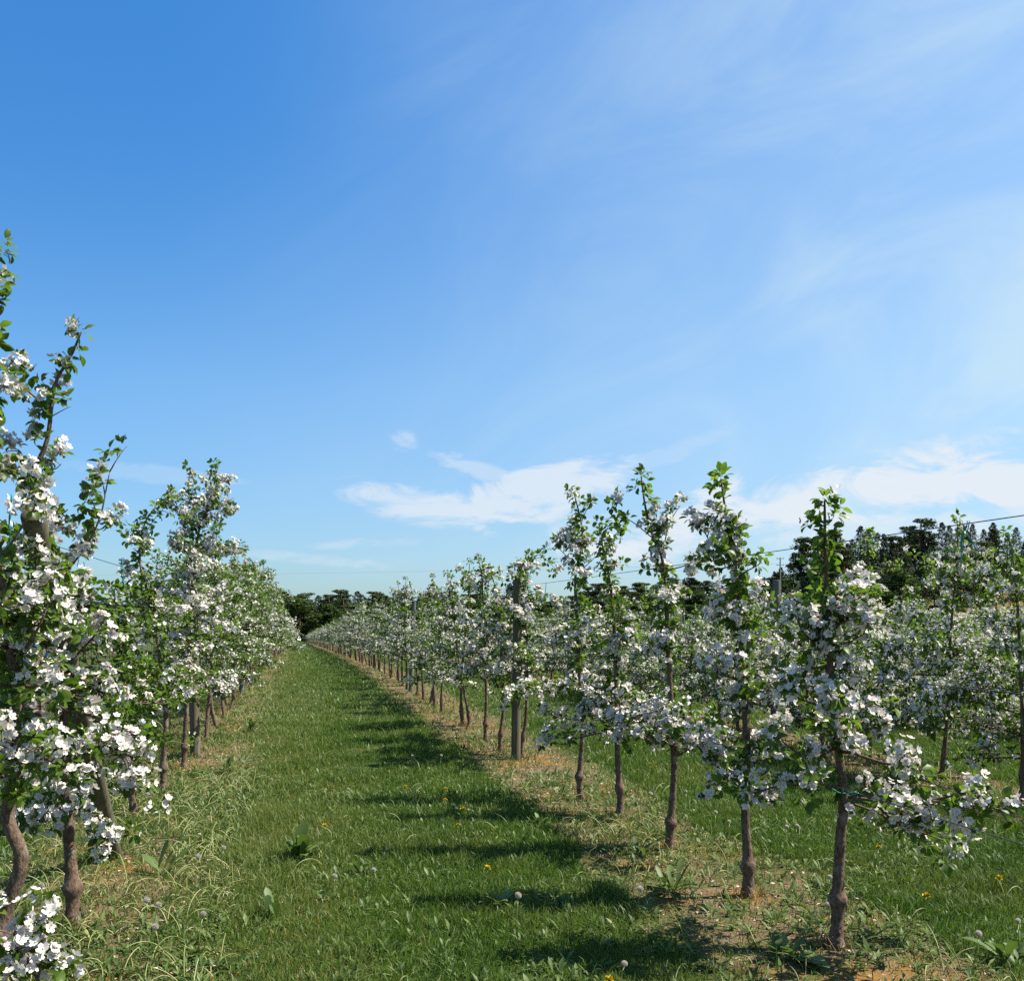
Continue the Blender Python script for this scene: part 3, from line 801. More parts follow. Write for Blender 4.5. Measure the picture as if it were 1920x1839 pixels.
PR_ = [0.0, 10.1, 19.9, 30, 40, 50, 60, 70]
wire(wire_line(2.53, 0, 70, 1.98, PR_), 0.0022, 'top trellis wire of the row shading the path, seen against the sky')
wire(wire_line(2.53, 0, 70, 1.34, PR_), 0.0022, 'middle trellis wire of the row shading the path, passing through the blossom')
wire(wire_line(2.53, 0, 70, 0.80, PR_), 0.0022, 'lowest trellis wire of the row shading the path, above the grass')
PL_ = [4.62, 11.1, 20.4, 30, 40, 50, 60, 70]
w = wire_line(-1.25, 0, 70, 1.99, PL_); w = np.vstack([[(-1.3, 2.0, 2.35)], [(-1.28, 4.0, 2.08)], w])
wire(w, 0.0024, 'top trellis wire of the sunlit row, meeting the leaning end post')
wire(wire_line(-1.25, 0, 70, 1.30, PL_), 0.0022, 'lower trellis wire of the sunlit row, running behind the blossom')
wire(wire_line(6.2, 0, 70, 1.98, [5.0, 10.9, 20.4, 30, 40, 50, 60, 70]), 0.0022, 'top trellis wire of the first row behind')


def twine(name_label, paths, mat, r=0.0028):
    o = None
    mb = MB()
    for p in paths: tube(mb, catmull(p, 14), r, 5)
    tag(mb.build('twine_tie', mat, smooth=True), name_label, 'twine')


def pl(D, *pts): return [P(x, y, D) for x, y in pts]
DW = 2.53 / (sn + (1816 - 960) / F * cs)
twine('blue green twine hanging forked from the top wire before the wooded hill', [pl(DW, (1814, 976), (1812, 990), (1804, 1002), (1803, 1030), (1801, 1062)),
      pl(DW, (1818, 976), (1815, 992), (1812, 1000), (1822, 1012), (1830, 1030)), pl(DW, (1812, 985), (1806, 1000), (1806, 1030))], TWINE, 0.0022)
twine('teal twine dangling from the wire near the leaning end post', [pl(3.9, (22, 925), (20, 950), (17, 975), (19, 1000), (17, 1025)), pl(3.9, (15, 952), (20, 960), (16, 990)),
      pl(3.9, (14, 955), (19, 951), (21, 962), (13, 960))], TWINE, 0.0028)
twine('pale teal twine hanging from the wire before the leafy tree', [pl(6.4, (228, 1047), (227, 1065), (229, 1085), (235, 1108)), pl(6.4, (229, 1047), (231, 1075), (233, 1100))], TWINE)
twine('short blue twine ends under the blossom by the sky', [pl(4.6, (148, 1048), (146, 1056), (145, 1062)), pl(4.6, (157, 1053), (158, 1062))], TWINEB, 0.002)
twine('teal twine knotted round the nearest trunk at its branch fork', [pl(4.36, (1560, 1478), (1575, 1486), (1592, 1486), (1606, 1484)), pl(4.36, (1588, 1482), (1598, 1489), (1610, 1486))], TWINE, 0.003)
DW = 2.53 / (sn + (1022 - 960) / F * cs)
twine('single twine strand hanging from the wire across the gap', [pl(DW, (1024, 1092), (1023, 1105), (1022, 1120))], TWINEB, 0.003)
twine('teal twine wound round the reddish leaning stem', [pl(8.44, (281, 1172), (288, 1176), (294, 1180)), pl(8.44, (283, 1180), (289, 1174), (295, 1172))], TWINE, 0.004)

# ------------------------------------------------------------------ grass, dry grass, weeds
def fbm(x, y, seed, sc):
    r = np.random.default_rng(seed); out = 0
    for k in range(5):
        a = r.uniform(0, 6.28, 3); f = sc * 1.7 ** k * r.uniform(.8, 1.2, 3)
        for i in range(3): out = out + np.sin((x * cos(a[i]) + y * sin(a[i])) * f[i] + a[i] * 7) / (1.5 ** k)
    return out / 4.5


def row_dist(x): return np.abs((x - 2.48 + 1.84) % 3.68 - 1.84)


def scatter(n, d0, d1, r, power=1.0):
    """points uniform in area over the view wedge between forward distances d0 and d1"""
    n = int(n * (1.4 if d0 < 8 else 1.2)); d0 = 3.0 if d0 == 3.6 else d0
    D = np.sqrt(r.uniform(d0 ** 2, d1 ** 2, n)); l = r.uniform(-1, 1, n) * (0.62 * D + 1.3)
    return D * sn + l * cs, D * cs - l * sn, D


def strip_mask(x, y):
    w = row_dist(x) + 0.16 * fbm(x, y, 3, 1.6) + 0.12 * fbm(x, y, 4, 6)
    left = (x > -2.3) & (x < 0.4)
    lim = np.where(left, 0.80, 0.62)
    return (w < lim) & (x > -2.5) & (y < 250)


def blades(mb, x, y, h, w, lean, tint, r, z0=0.0, az=None, curl=0.5):
    n = len(x)
    if n == 0: return
    az = r.uniform(0, 2 * pi, n) if az is None else az
    dx, dy = np.cos(az), np.sin(az)
    fz = r.uniform(0, 2 * pi, n); sx, sy = np.cos(fz), np.sin(fz)
    base = np.stack([x, y, hill(x, y) - 0.004 + z0], -1)
    out = np.stack([dx, dy, np.zeros(n)], -1); up = np.array([0, 0, 1.0]); sd_ = np.stack([sx, sy, np.zeros(n)], -1)
    hh = h[:, None]; ln = lean[:, None]; ww = w[:, None]
    m = base + up * hh * 0.6 + out * hh * ln * 0.35
    t = base + up * hh * (1 - curl * ln * 0.35) + out * hh * ln
    V = np.stack([base - sd_ * ww * .5, base + sd_ * ww * .5, m - sd_ * ww * .4, m + sd_ * ww * .4, t], 1).reshape(-1, 3)
    o = np.arange(n)[:, None] * 5
    mb.add(V, [o + np.array([[0, 1, 3, 2]]), o + np.array([[2, 3, 4]])], 0, np.repeat(tint, 5))


def build_grass():
    r = np.random.default_rng(21)
    mb = MB()
    for (n, d0, d1, h0, w0) in ((250000, 3.6, 7.5, 0.050, 0.0042), (210000, 7.5, 14, 0.054, 0.0065), (150000, 14, 30, 0.060, 0.013), (110000, 30, 75, 0.07, 0.03), (60000, 75, 245, 0.08, 0.09)):
        x, y, D = scatter(n, d0, d1, r)
        k = (x > -3.3) & (y < 250) & ((D < 75) | (np.abs(x - 0.6) < 2.2))
        x, y, D = x[k], y[k], D[k]
        sm = strip_mask(x, y)
        k = ~sm | (r.random(len(x)) < np.where(x < 0.6, 0.30, 0.16) * (1 + fbm(x, y, 17, 2.2)))
        x, y, D = x[k], y[k], D[k]
        clump = fbm(x, y, 8, 5.0); big = fbm(x, y, 9, 1.1)
        h = h0 * (1 + 0.55 * clump + 0.30 * big) * r.uniform(0.5, 1.4, len(x))
        tall = r.random(len(x)) < 0.02
        h = np.where(tall, h * 1.9, np.clip(h, 0.015, 0.2))
        lane = np.exp(-((x - 0.15) / 0.35) ** 2) * 0.22 + np.exp(-((x - 1.35) / 0.22) ** 2) * 0.10
        worn = np.exp(-((x + 0.30) / 0.28) ** 2) * 0.55     # thin, dry edge along the sunlit strip
        k = r.random(len(x)) > worn * 0.6
        t = np.clip(0.42 + 0.16 * big - 0.10 * clump + r.normal(size=len(x)) * 0.17 + worn * 0.5 + lane, 0, 1)
        t = np.where(r.random(len(x)) < 0.06, r.uniform(.85, 1, len(x)), t)
        blades(mb, x[k], y[k], h[k], (w0 * r.uniform(.7, 1.3, len(x)))[k], r.uniform(0.1, 1.0, len(x))[k], t[k], r)
    tag(mb.build('grass', GRASS), 'mown green grass carpeting the aisles between the rows', 'grass', kind='stuff')
    # dead and straw-coloured grass on the strips
    mb = MB()
    for (n, d0, d1, h0, w0) in ((90000, 3.6, 9, 0.055, 0.0038), (70000, 9, 20, 0.07, 0.008), (60000, 20, 60, 0.08, 0.02)):
        x, y, D = scatter(n, d0, d1, r)
        k = strip_mask(x, y) & (x > -3.0)
        x, y = x[k], y[k]
        dens = 0.55 + 0.5 * fbm(x, y, 12, 1.8) + np.where(x > 1, 0.35, -0.05)
        k = r.random(len(x)) < dens
        x, y = x[k], y[k]
        h = h0 * r.uniform(0.25, 1.0, len(x)); ln = r.uniform(0.8, 3.0, len(x))
        t = np.clip(0.45 + 0.3 * fbm(x, y, 13, 3) + r.normal(size=len(x)) * 0.22, 0, 1)
        blades(mb, x, y, h * 0.55, w0 * r.uniform(.6, 1.4, len(x)), ln, t, r, curl=0.8)
    for (n, d0, d1, w0) in ((90000, 3.6, 12, .004), (60000, 12, 40, .012)):      # dry worn rim of the mown turf
        x, y, D = scatter(n, d0, d1, r)
        k = r.random(len(x)) < 0.9 * np.exp(-((x + 0.05 + 0.16 * fbm(x, y, 15, 1.6)) / 0.38) ** 2) * np.clip(.6 + .8 * fbm(x, y, 16, 2.5), 0, 1)
        x, y = x[k], y[k]
        blades(mb, x, y, r.uniform(.02, .045, len(x)), np.full(len(x), w0), r.uniform(.5, 2.5, len(x)), np.clip(r.normal(.5, .25, len(x)), 0, 1), r)
    for o in COL.objects:                                    # tufts round the feet of the near trunks
        if o.get('category') in ('apple tree', 'post') and o.location.y < 20 and o.location.x < 9:
            n = 70; a = r.uniform(0, 6.28, n); q = .03 + np.abs(r.normal(size=n)) * .05
            blades(mb, o.location.x + q * np.cos(a), o.location.y + q * np.sin(a), r.uniform(.03, .11, n), np.full(n, .0045), r.uniform(.2, 1.4, n), np.clip(r.normal(.45, .25, n), 0, 1), r)
    tag(mb.build('dead_grass', DRY), 'straw and rust coloured dead grass on the strips under the trees', 'dead grass', kind='stuff')


build_grass()


def leaf_strip(mb, base, az, ln, w, rise, droop, tint, r, lobes=0.0, n=6):
    """one long weed leaf, narrow at the foot, broad past the middle"""
    k = np.linspace(0, 1, n)
    d = np.array([cos(az), sin(az), 0.0]); s = np.array([-sin(az), cos(az), 0.0])
    c = base + k[:, None] * ln * d * cos(rise) + np.array([0, 0, 1.0]) * (k * ln * sin(rise) - droop * ln * k ** 2)[:, None]
    c[:, 2] = np.maximum(c[:, 2], base[2] + 0.004)
    prof = np.array([.12, .45, .85, 1.0, .8, .05]) if n == 6 else np.interp(k, [0, .3, .65, .9, 1], [.12, .6, 1, .7, .04])
    if lobes: prof = prof * (1 + lobes * (np.arange(n) % 2 * 2 - 1)); prof[-1] = .05
    fold = np.array([0, 0, 0.25])
    V = np.concatenate([c - (s * 1 - fold) * (w * prof)[:, None] * .5, c, c + (s + fold) * (w * prof)[:, None] * .5])
    a = np.arange(n - 1)
    mb.add(V, [np.stack([a, a + 1, a + n + 1, a + n], -1), np.stack([a + n, a + n + 1, a + 2 * n + 1, a + 2 * n], -1)], 0, tint)


def stalk(mb, base, az, ln, r, w=0.0045, curl=1.0, tint=0.5):
    """bent, curling dandelion stalk"""
    n = 9; k = np.linspace(0, 1, n)
    th = pi / 2 * r.uniform(.75, 1.0) - curl * k * r.uniform(1.2, 4.2)
    d = np.array([cos(az), sin(az), 0.0])
    side = np.array([-sin(az), cos(az), 0]) * r.normal() * 0.25
    st = ln / (n - 1)
    p = [np.array(base, float)]
    for i in range(1, n):
        q = p[-1] + st * (d * cos(th[i]) + np.array([0, 0, sin(th[i])])) + side * st * k[i]
        q[2] = max(q[2], base[2] + 0.006); p.append(q)
    tube(mb, np.array(p), np.linspace(w * .55, w * .4, n), 3, 0, tint, cap=False)
    return p[-1]


def build_weeds():
    r = np.random.default_rng(31)
    mb = MB(); ms = MB()
    # leaf rosettes: dense on the sunlit strip, sparser on the other and in the turf
    for (n, d0, d1, s) in ((14000, 3.6, 9.5, 1.0), (9000, 9.5, 22, 1.3), (5500, 22, 55, 2.0)):
        x, y, D = scatter(n, d0, d1, r)
        for xx, yy in zip(x, y):
            st = bool(strip_mask(np.array(xx), np.array(yy)))
            left = -2.4 < xx < 0.3
            pr = (1.3 if left else 0.62) if st else 0.20
            pr *= 0.6 + 0.8 * float(fbm(np.array(xx), np.array(yy), 41, 1.5))
            if not st: pr = max(pr, 0.6 if float(fbm(np.array(xx), np.array(yy), 47, 1.1)) > 0.30 else 0)
            if xx < -3.2 or yy > 72 or r.random() > pr: continue
            m = int(r.integers(4, 8))
            t0 = r.uniform(.15, .75)
            for q in range(m):
                ln = r.uniform(.04, .11) * s * (1 if st else .95)
                leaf_strip(mb, np.array([xx, yy, float(hill(xx, yy))]), r.uniform(0, 6.28), ln, ln * r.uniform(.09, .20), r.uniform(.2, 1.2), r.uniform(.1, .5), np.clip(t0 + r.normal() * .15, 0, 1), r, lobes=0.2 if s < 1.2 else 0, n=6)
    for (n, d0, d1, s) in ((4600, 3.6, 9.5, 1.0), (4800, 9.5, 22, 1.25), (3000, 22, 45, 2.0)):
        x, y, D = scatter(n, d0, d1, r)
        for xx, yy in zip(x, y):
            st = bool(strip_mask(np.array(xx), np.array(yy)))
            left = -2.4 < xx < 0.3
            pr = (1.0 if left else 0.5) if st else 0.03
            pr *= 0.55 + 0.9 * float(fbm(np.array(xx), np.array(yy), 43, 1.2))
            if xx < -3.2 or yy > 72 or r.random() > pr: continue
            for q in range(int(r.integers(1, 4))):
                stalk(ms, (xx + r.normal() * .03, yy + r.normal() * .03, float(hill(xx, yy))), r.uniform(0, 6.28), r.uniform(.10, .27), r, 0.005 * s, r.uniform(.5, 1.3), r.uniform(.1, 1))
    # finer sprigs that carry the green on down the strips
    for (n, d0, d1, h0, w0) in ((60000, 3.6, 9, .060, .006), (80000, 9, 24, .080, .011), (70000, 24, 80, .10, .026), (50000, 80, 240, .12, .08)):
        x, y, D = scatter(n, d0, d1, r)
        k = strip_mask(x, y) & (x > -2.4); x, y = x[k], y[k]
        pr = np.where(x < 0.6, 0.85, 0.42) * (0.55 + 1.2 * np.clip(fbm(x, y, 49, 1.5), -.4, 1))
        k = r.random(len(x)) < pr; x, y = x[k], y[k]
        blades(mb, x, y, h0 * r.uniform(.3, 1.1, len(x)), w0 * r.uniform(.6, 1.5, len(x)), r.uniform(.3, 1.6, len(x)), np.clip(r.normal(.62, .25, len(x)) + .2 * fbm(x, y, 50, 3), 0, 1), r, curl=.7)
    tag(mb.build('weeds', WEED), 'low leafy weeds spreading over the strips beneath the trees', 'weeds', kind='stuff')
    tag(ms.build('weed_stalks', STALK, smooth=True), 'pale curling dandelion stalks tangled over the strips', 'weed stalks', kind='stuff')
    # fallen leaf and petal litter
    ml = MB()
    x, y, D = scatter(22000, 3.6, 14, r); k = strip_mask(x, y) & (x > -2.2); x, y = x[k], y[k]; n = len(x)
    nn = unit(np.stack([r.normal(size=n) * .3, r.normal(size=n) * .3, np.ones(n)], -1))
    stamp(ml, LFL[0], LFL[1], frames(nn, r), np.stack([x, y, r.uniform(.004, .02, n)], -1), r.uniform(.006, .034, n), 0, r.random(n))
    tag(ml.build('leaf_litter', foliage('litter', (0.16, 0.09, 0.045), (0.34, 0.24, 0.15), (0.50, 0.42, 0.32), trans=.1, rough=.8)), 'brown fallen leaf litter on the bare strips', 'leaf litter', kind='stuff')


build_weeds()

# weed plants one can point at
def weed_plant(px, py, n, ln, wr, rise, label, seed):
    r = np.random.default_rng(seed); g = ground_at(px, py)
    root = empty('weed_plant', tuple(g)); tag(root, label, 'weed')
    for q in range(n):
        mb = MB(); l = ln * r.uniform(.6, 1.15)
        leaf_strip(mb, np.array([r.normal() * .02, r.normal() * .02, 0.0]), r.uniform(0, 6.28), l, l * wr * r.uniform(.8, 1.2), r.uniform(*rise), r.uniform(.1, .45), np.clip(r.normal(.45, .15), 0, 1), r, n=10, lobes=.12)
        mb.build('leaf', WEED, root, True)


weed_plant(560, 1612, 24, 0.27, .26, (.5, 1.35), 'big dark green dock with broad upright leaves beside the dry edge of the path', 61)
weed_plant(515, 1722, 5, 0.19, .22, (1.0, 1.4), 'single upright pale green leaf tuft near the dry edge of the path', 62)
weed_plant(930, 1702, 12, 0.18, .24, (.7, 1.4), 'bright green leaf clump beside the white seed head in the shade', 63)
weed_plant(1260, 1672, 18, 0.22, .17, (.4, 1.2), 'spreading dandelion plant before the second trunk of the shading row', 64)
weed_plant(1200, 1608, 14, 0.19, .18, (.4, 1.2), 'dandelion plant on the strip before the third trunk of the shading row', 65)
weed_plant(680, 1640, 12, 0.15, .2, (.4, 1.2), 'low weed clump with wilted leaves in the middle of the path', 66)
weed_plant(610, 1690, 10, 0.13, .22, (.4, 1.2), 'small weed rosette on the path below the dock', 67)
weed_plant(1480, 1800, 14, 0.19, .3, (.3, 1.0), 'dark broad leaved plant at the foot of the nearest trunk', 68)
weed_plant(1010, 1550, 10, 0.15, .2, (.4, 1.2), 'weed clump at the shaded path edge', 69)
weed_plant(640, 1320, 14, 0.22, .2, (.5, 1.3), 'yellow green weed clump halfway down the path', 70)
weed_plant(470, 1372, 16, 0.26, .14, (.7, 1.4), 'tall grassy weed tuft at the far edge of the sunlit strip', 71)
weed_plant(425, 1450, 16, 0.25, .14, (.7, 1.4), 'dark green weed tuft on the sunlit strip near the trunks', 72)
weed_plant(300, 1640, 9, 0.24, .2, (.8, 1.4), 'upright grey green thistle leaves among the stalks of the sunlit strip', 73)
weed_plant(1890, 1800, 12, 0.2, .22, (.4, 1.2), 'leafy weed in the grass beyond the nearest trunk', 74)


def seed_head_mesh(r):
    mb = MB(); n = 110
    i = np.arange(n) + .5
    ph = np.arccos(1 - 2 * i / n); th = pi * (1 + 5 ** .5) * i
    d = np.stack([np.sin(ph) * np.cos(th), np.sin(ph) * np.sin(th), np.cos(ph)], -1)
    M_ = frames(d, r)
    star = np.array([(0, 0, 0.2), (.30, .06, 1.0), (.30, -.06, 1.0), (-.30, .06, .98), (-.30, -.06, .98), (.06, .30, 1.0), (-.06, .30, 1.0), (.06, -.30, .98), (-.06, -.30, .98)])
    stamp(mb, star, [np.array([[0, 1, 2], [0, 3, 4], [0, 5, 6], [0, 7, 8]])], M_, np.zeros((n, 3)), 0.0150, 0, r.random(n))
    return mb.mesh('seed_head', [PUFF])


def stem_mesh(h, r):
    mb = MB(); k = np.linspace(0, 1, 6)[:, None]
    tube(mb, k * np.array([0, 0, h]) + np.array([1.0, .3, 0]) * 0.02 * np.sin(k * 2.6), 0.0024, 5); return mb.mesh('stem', [STALK], True)


def yellow_mesh(r):
    mb = MB(); n = 70
    a = r.uniform(0, 6.28, n); el = r.uniform(.12, 1.3, n)
    d = np.stack([np.cos(a) * np.cos(el), np.sin(a) * np.cos(el), np.sin(el)], -1)
    pet = np.array([(-.10, 0, .0), (.10, 0, 0), (.12, 0, 1), (-.12, 0, 1)])
    stamp(mb, pet, [np.array([[0, 1, 2, 3]])], frames(d, r), np.zeros((n, 3)), r.uniform(.015, .021, n), 0, .5)
    return mb.mesh('flower_head', [YELLOW])


rd = np.random.default_rng(91)
SH = seed_head_mesh(rd); YH = [yellow_mesh(rd), yellow_mesh(rd)]; STM = [stem_mesh(1.0, rd)]


def dandelion(x, y, h, yellow, label, group=None, s=1.0):
    root = empty('dandelion', (x, y, 0), float(rd.uniform(0, 6.28))); tag(root, label, 'dandelion', group)
    root.rotation_euler = (float(rd.normal() * .12), float(rd.normal() * .12), float(rd.uniform(0, 6.28)))
    st = bpy.data.objects.new('stem', STM[0]); COL.objects.link(st); st.parent = root; st.scale = (1, 1, h)
    hd = bpy.data.objects.new('flower_head' if yellow else 'seed_head', YH[int(rd.integers(0, 2))] if yellow else SH); COL.objects.link(hd); hd.parent = root
    hd.location = (0.02 * sin(2.6), 0.006 * sin(2.6), h + (0 if yellow else .012)); hd.scale = (s, s, s)


def dpx(px, py, h, yellow, label, group=None, s=1.0):
    # px, py is where the head shows; find the foot below it
    D = (EYE - h) * F / (py - HOR); p = P(px, py, D); dandelion(p[0], p[1], h, yellow, label, group, s)


dpx(966, 1683, .17, False, 'large white dandelion seed head beside the bright green leaf clump', s=1.15)
dpx(867, 1519, .10, True, 'brightest yellow dandelion, sunlit in the lane just before the shade', s=1.5)
dpx(905, 1629, .10, True, 'yellow dandelion half in shade in the middle of the path', s=1.3)
dpx(1143, 1834, .08, True, 'yellow dandelion at the bottom edge of the picture', s=1.2)
for (px, py) in ((763, 1474), (836, 1480), (833, 1500), (681, 1408), (602, 1546), (862, 1547), (1218, 1432), (1230, 1438), (570, 1332), (660, 1300), (655, 1296)):
    dpx(px, py, .09, True, 'small yellow dandelion flower out in the mown grass', 'yellow dandelions in the mown grass', 1.0)
for (px, py) in ((1742, 1680), (1866, 1646), (1650, 1590)):
    dpx(px, py, .09, True, 'yellow dandelion in the grass behind the nearest trunk', 'yellow dandelions behind the nearest trunk', 1.2)
for (px, py) in ((265, 1690), (292, 1700), (372, 1718), (298, 1735), (70, 1665), (373, 1605), (417, 1592), (405, 1442), (438, 1465), (460, 1430)):
    dpx(px, py, .16, False, 'white dandelion seed head among the curling stalks of the sunlit strip', 'seed heads on the sunlit strip', float(rd.uniform(.9, 1.15)))
for (px, py) in ((651, 1482), (703, 1634), (630, 1645), (772, 1418), (804, 1442), (1170, 1808), (826, 1418)):
    dpx(px, py, .12, False, 'white dandelion seed head in the grass of the path', 'seed heads on the path', float(rd.uniform(.8, 1.05)))
for (px, py) in ((1282, 1486), (1335, 1525), (1373, 1540), (1225, 1490), (1490, 1550), (1481, 1552), (1108, 1402), (1138, 1392), (1785, 1570), (1205, 1670), (1915, 1728), (1824, 1748), (1540, 1700), (1560, 1640)):
    dpx(px, py, .15, False, 'white dandelion seed head in or behind the strip of the shading row', 'seed heads by the shading row', float(rd.uniform(.8, 1.1)))

# ------------------------------------------------------------------ woods
def spruce_mb(r, H):
    mt, mc = MB(), MB()
    tube(mt, np.array([[0, 0, -.3], [0, 0, H * .5], [0, 0, H * .98]]), [H * .014, H * .009, .02], 6)
    n = int(H * 280)
    f = r.uniform(0, 1, n) ** 0.8
    z = H * (0.12 + 0.88 * f)
    az = r.uniform(0, 6.28, n)
    lay = 0.78 + 0.22 * np.sin(z * 7 + az)
    rad = (H * 0.23 * (1 - f) ** 0.75 + 0.18) * lay * r.uniform(.45, 1.05, n)
    d = np.stack([np.cos(az), np.sin(az), -0.28 * np.ones(n)], -1)
    p = np.stack([np.cos(az) * rad, np.sin(az) * rad, z - rad * .3], -1)
    s = r.uniform(.22, .50, n) * (1.0 - 0.45 * f)
    dirv = unit(d + r.normal(size=d.shape) * .25)
    up = unit(np.array([0, 0, 1.0]) + r.normal(size=d.shape) * .4)
    zx = unit(up - (up * dirv).sum(-1, keepdims=True) * dirv)
    stamp(mc, LFM[0] - [0.5, 0, 0], LFM[1], np.stack([dirv, np.cross(zx, dirv), zx], -1), p, s, 0, np.clip(r.normal(.4, .25, n), 0, 1))
    return mt, mc


def blob_mb(r, H, c0, wid, nb, per, leaf, flat=0.6):
    """trunk with limbs, crown of leaf clumps spread over uneven lobes"""
    mt, mc = MB(), MB()
    top = np.array([r.normal() * .3, r.normal() * .3, H * .9])
    mid = top * .5 + [r.normal() * .2, r.normal() * .2, 0]
    tube(mt, catmull([(0, 0, -.3), mid, top], 8), np.linspace(H * .016, .04, 8), 6)
    for b in range(nb):
        f = r.uniform(0, 1); z = H * (c0 + (0.97 - c0) * f)
        a = r.uniform(0, 6.28); rr = wid * H * r.uniform(.15, 1) * (1 - .65 * f ** 2)
        c = np.array([cos(a) * rr, sin(a) * rr, z])
        tube(mt, catmull([(mid * (z * .7 / (H * .5)))[:3] if z * .7 < H * .5 else (0.0, 0.0, z * .75), c * [.5, .5, .95], c], 5), np.linspace(.07, .02, 5), 3)
        q = unit(r.normal(size=(per, 3))) * r.uniform(.35, 1, (per, 1)) * np.array([1, 1, flat]) * H * (.085 if c0 > .2 else .115) * r.uniform(.7, 1.3)
        n = len(q)
        nn = unit(q / np.array([1, 1, flat]) + r.normal(size=q.shape) * .6)
        stamp(mc, LFM[0] - [0.5, 0, 0], LFM[1], frames(nn, r), c + q * r.uniform(.6, 1.0), leaf * r.uniform(.6, 1.3, n), 0, np.clip(.35 + .25 * r.random() + r.normal(size=n) * .2, 0, 1))
    return mt, mc


KIND = {}
rf = np.random.default_rng(51)
for k in range(3): KIND.setdefault('spruce_tree', []).append([m.mesh(nm, [mt]) for (m, nm, mt) in zip(spruce_mb(rf, 11, ), ('trunk', 'crown'), (FBARK, SPRUCE))])
for k in range(3): KIND.setdefault('pine_tree', []).append([m.mesh(nm, [mt]) for (m, nm, mt) in zip(blob_mb(rf, 11, .22, .17, 44, 100, .30, .50), ('trunk', 'crown'), (FBARK, PINE))])
for k in range(3): KIND.setdefault('broadleaf_tree', []).append([m.mesh(nm, [mt]) for (m, nm, mt) in zip(blob_mb(rf, 9, .15, .24, 34, 70, .42, .8), ('trunk', 'crown'), (FBARK, BROAD))])
BASEH = {'spruce_tree': 11, 'pine_tree': 11, 'broadleaf_tree': 9}
KL = {'spruce_tree': 'dark pointed spruce', 'pine_tree': 'dark rounded pine', 'broadleaf_tree': 'light green leafy tree'}


def wood(px, ytop, D, kind, where, group, label=None, base=None):
    x, y, _ = P(px, HOR, D)
    z0 = float(hill(np.array(x), np.array(y))) if base is None else base
    h = EYE + (HOR - ytop) / F * D - z0
    root = empty(kind, (x, y, z0), float(rf.uniform(0, 6.28)))
    s = h / BASEH[kind] * 1.01; sw = s * float(rf.uniform(.9, 1.15)) * (2.0 if D > 190 else 1.15 if kind == 'spruce_tree' else 1.4); root.scale = (sw, sw, s * (1.1 if kind == 'pine_tree' else 1.0))
    cat = kind.replace('_', ' ').replace('broadleaf ', 'leafy ')
    tag(root, label or f'{KL[kind]} {where}', cat, None if label else f'{KL[kind]}s {group}')
    for me in KIND[kind][int(rf.integers(0, 3))]:
        o = bpy.data.objects.new(me.name.split('.')[0], me); COL.objects.link(o); o.parent = root


def skyline(px):
    return np.interp(px, [1440, 1465, 1500, 1535, 1560, 1600, 1640, 1700, 1760, 1800, 1860, 1930, 2050],
                    [1090, 1062, 1030, 1022, 1004, 1000, 996, 990, 985, 985, 992, 1000, 1000])


for px in np.arange(1452, 2080, 15):
    p = px + rf.uniform(-7, 7)
    wood(p, skyline(p) + rf.uniform(-12, 20), 178 + rf.uniform(-8, 14), 'spruce_tree' if rf.random() < .66 else 'pine_tree', 'on the skyline of the wooded hill', 'on the hill skyline')
for px in np.arange(1452, 2060, 18):
    p = px + rf.uniform(-9, 9)
    wood(p, skyline(p) + rf.uniform(34, 62), 158 + rf.uniform(-6, 6), 'pine_tree' if rf.random() < .4 else 'spruce_tree', 'on the lower slope of the wooded hill', 'on the hill slope')
for px in (1480, 1545, 1590, 1660, 1690, 1725, 1800, 1850): 
    wood(px + rf.uniform(-8, 8), rf.uniform(1075, 1120), 138 + rf.uniform(-6, 6), 'broadleaf_tree', 'at the foot of the wooded hill', 'at the hill foot')
wood(1682, 1066, 134, 'broadleaf_tree', '', '', 'brightest green round tree at the foot of the wooded hill')


def treeline(px):
    return np.interp(px, [-200, 100, 300, 520, 565, 600, 660, 720, 800, 900, 1000, 1060, 1110, 1200, 1290, 1330, 1400, 1470],
                    [1118, 1120, 1122, 1116, 1108, 1114, 1110, 1112, 1112, 1116, 1122, 1124, 1100, 1098, 1088, 1092, 1086, 1075])


for px in np.arange(-160, 1470, 15):
    p = px + rf.uniform(-7, 7)
    wood(p, treeline(p) + rf.uniform(-3, 9), 282 + rf.uniform(-8, 14), 'pine_tree' if rf.random() < .6 else 'spruce_tree', 'in the low far wood behind the orchard', 'in the far wood')
for px in np.arange(-150, 1470, 21):
    p = px + rf.uniform(-9, 9)
    wood(p, treeline(p) + rf.uniform(10, 24), 264 + rf.uniform(-5, 6), 'spruce_tree' if rf.random() < .3 else 'pine_tree', 'at the near edge of the low far wood', 'at the far wood edge')
for px in (1075, 1165, 1230, 1310, 1350, 620, 700): 
    wood(px, treeline(px) + rf.uniform(14, 26), 252, 'broadleaf_tree', 'before the low far wood', 'before the far wood')
wood(553, 1122, 251, 'broadleaf_tree', '', '', 'round leafy tree closing the end of the grass path')
wood(590, 1150, 248, 'broadleaf_tree', '', '', 'low dark bush beside the end of the grass path')

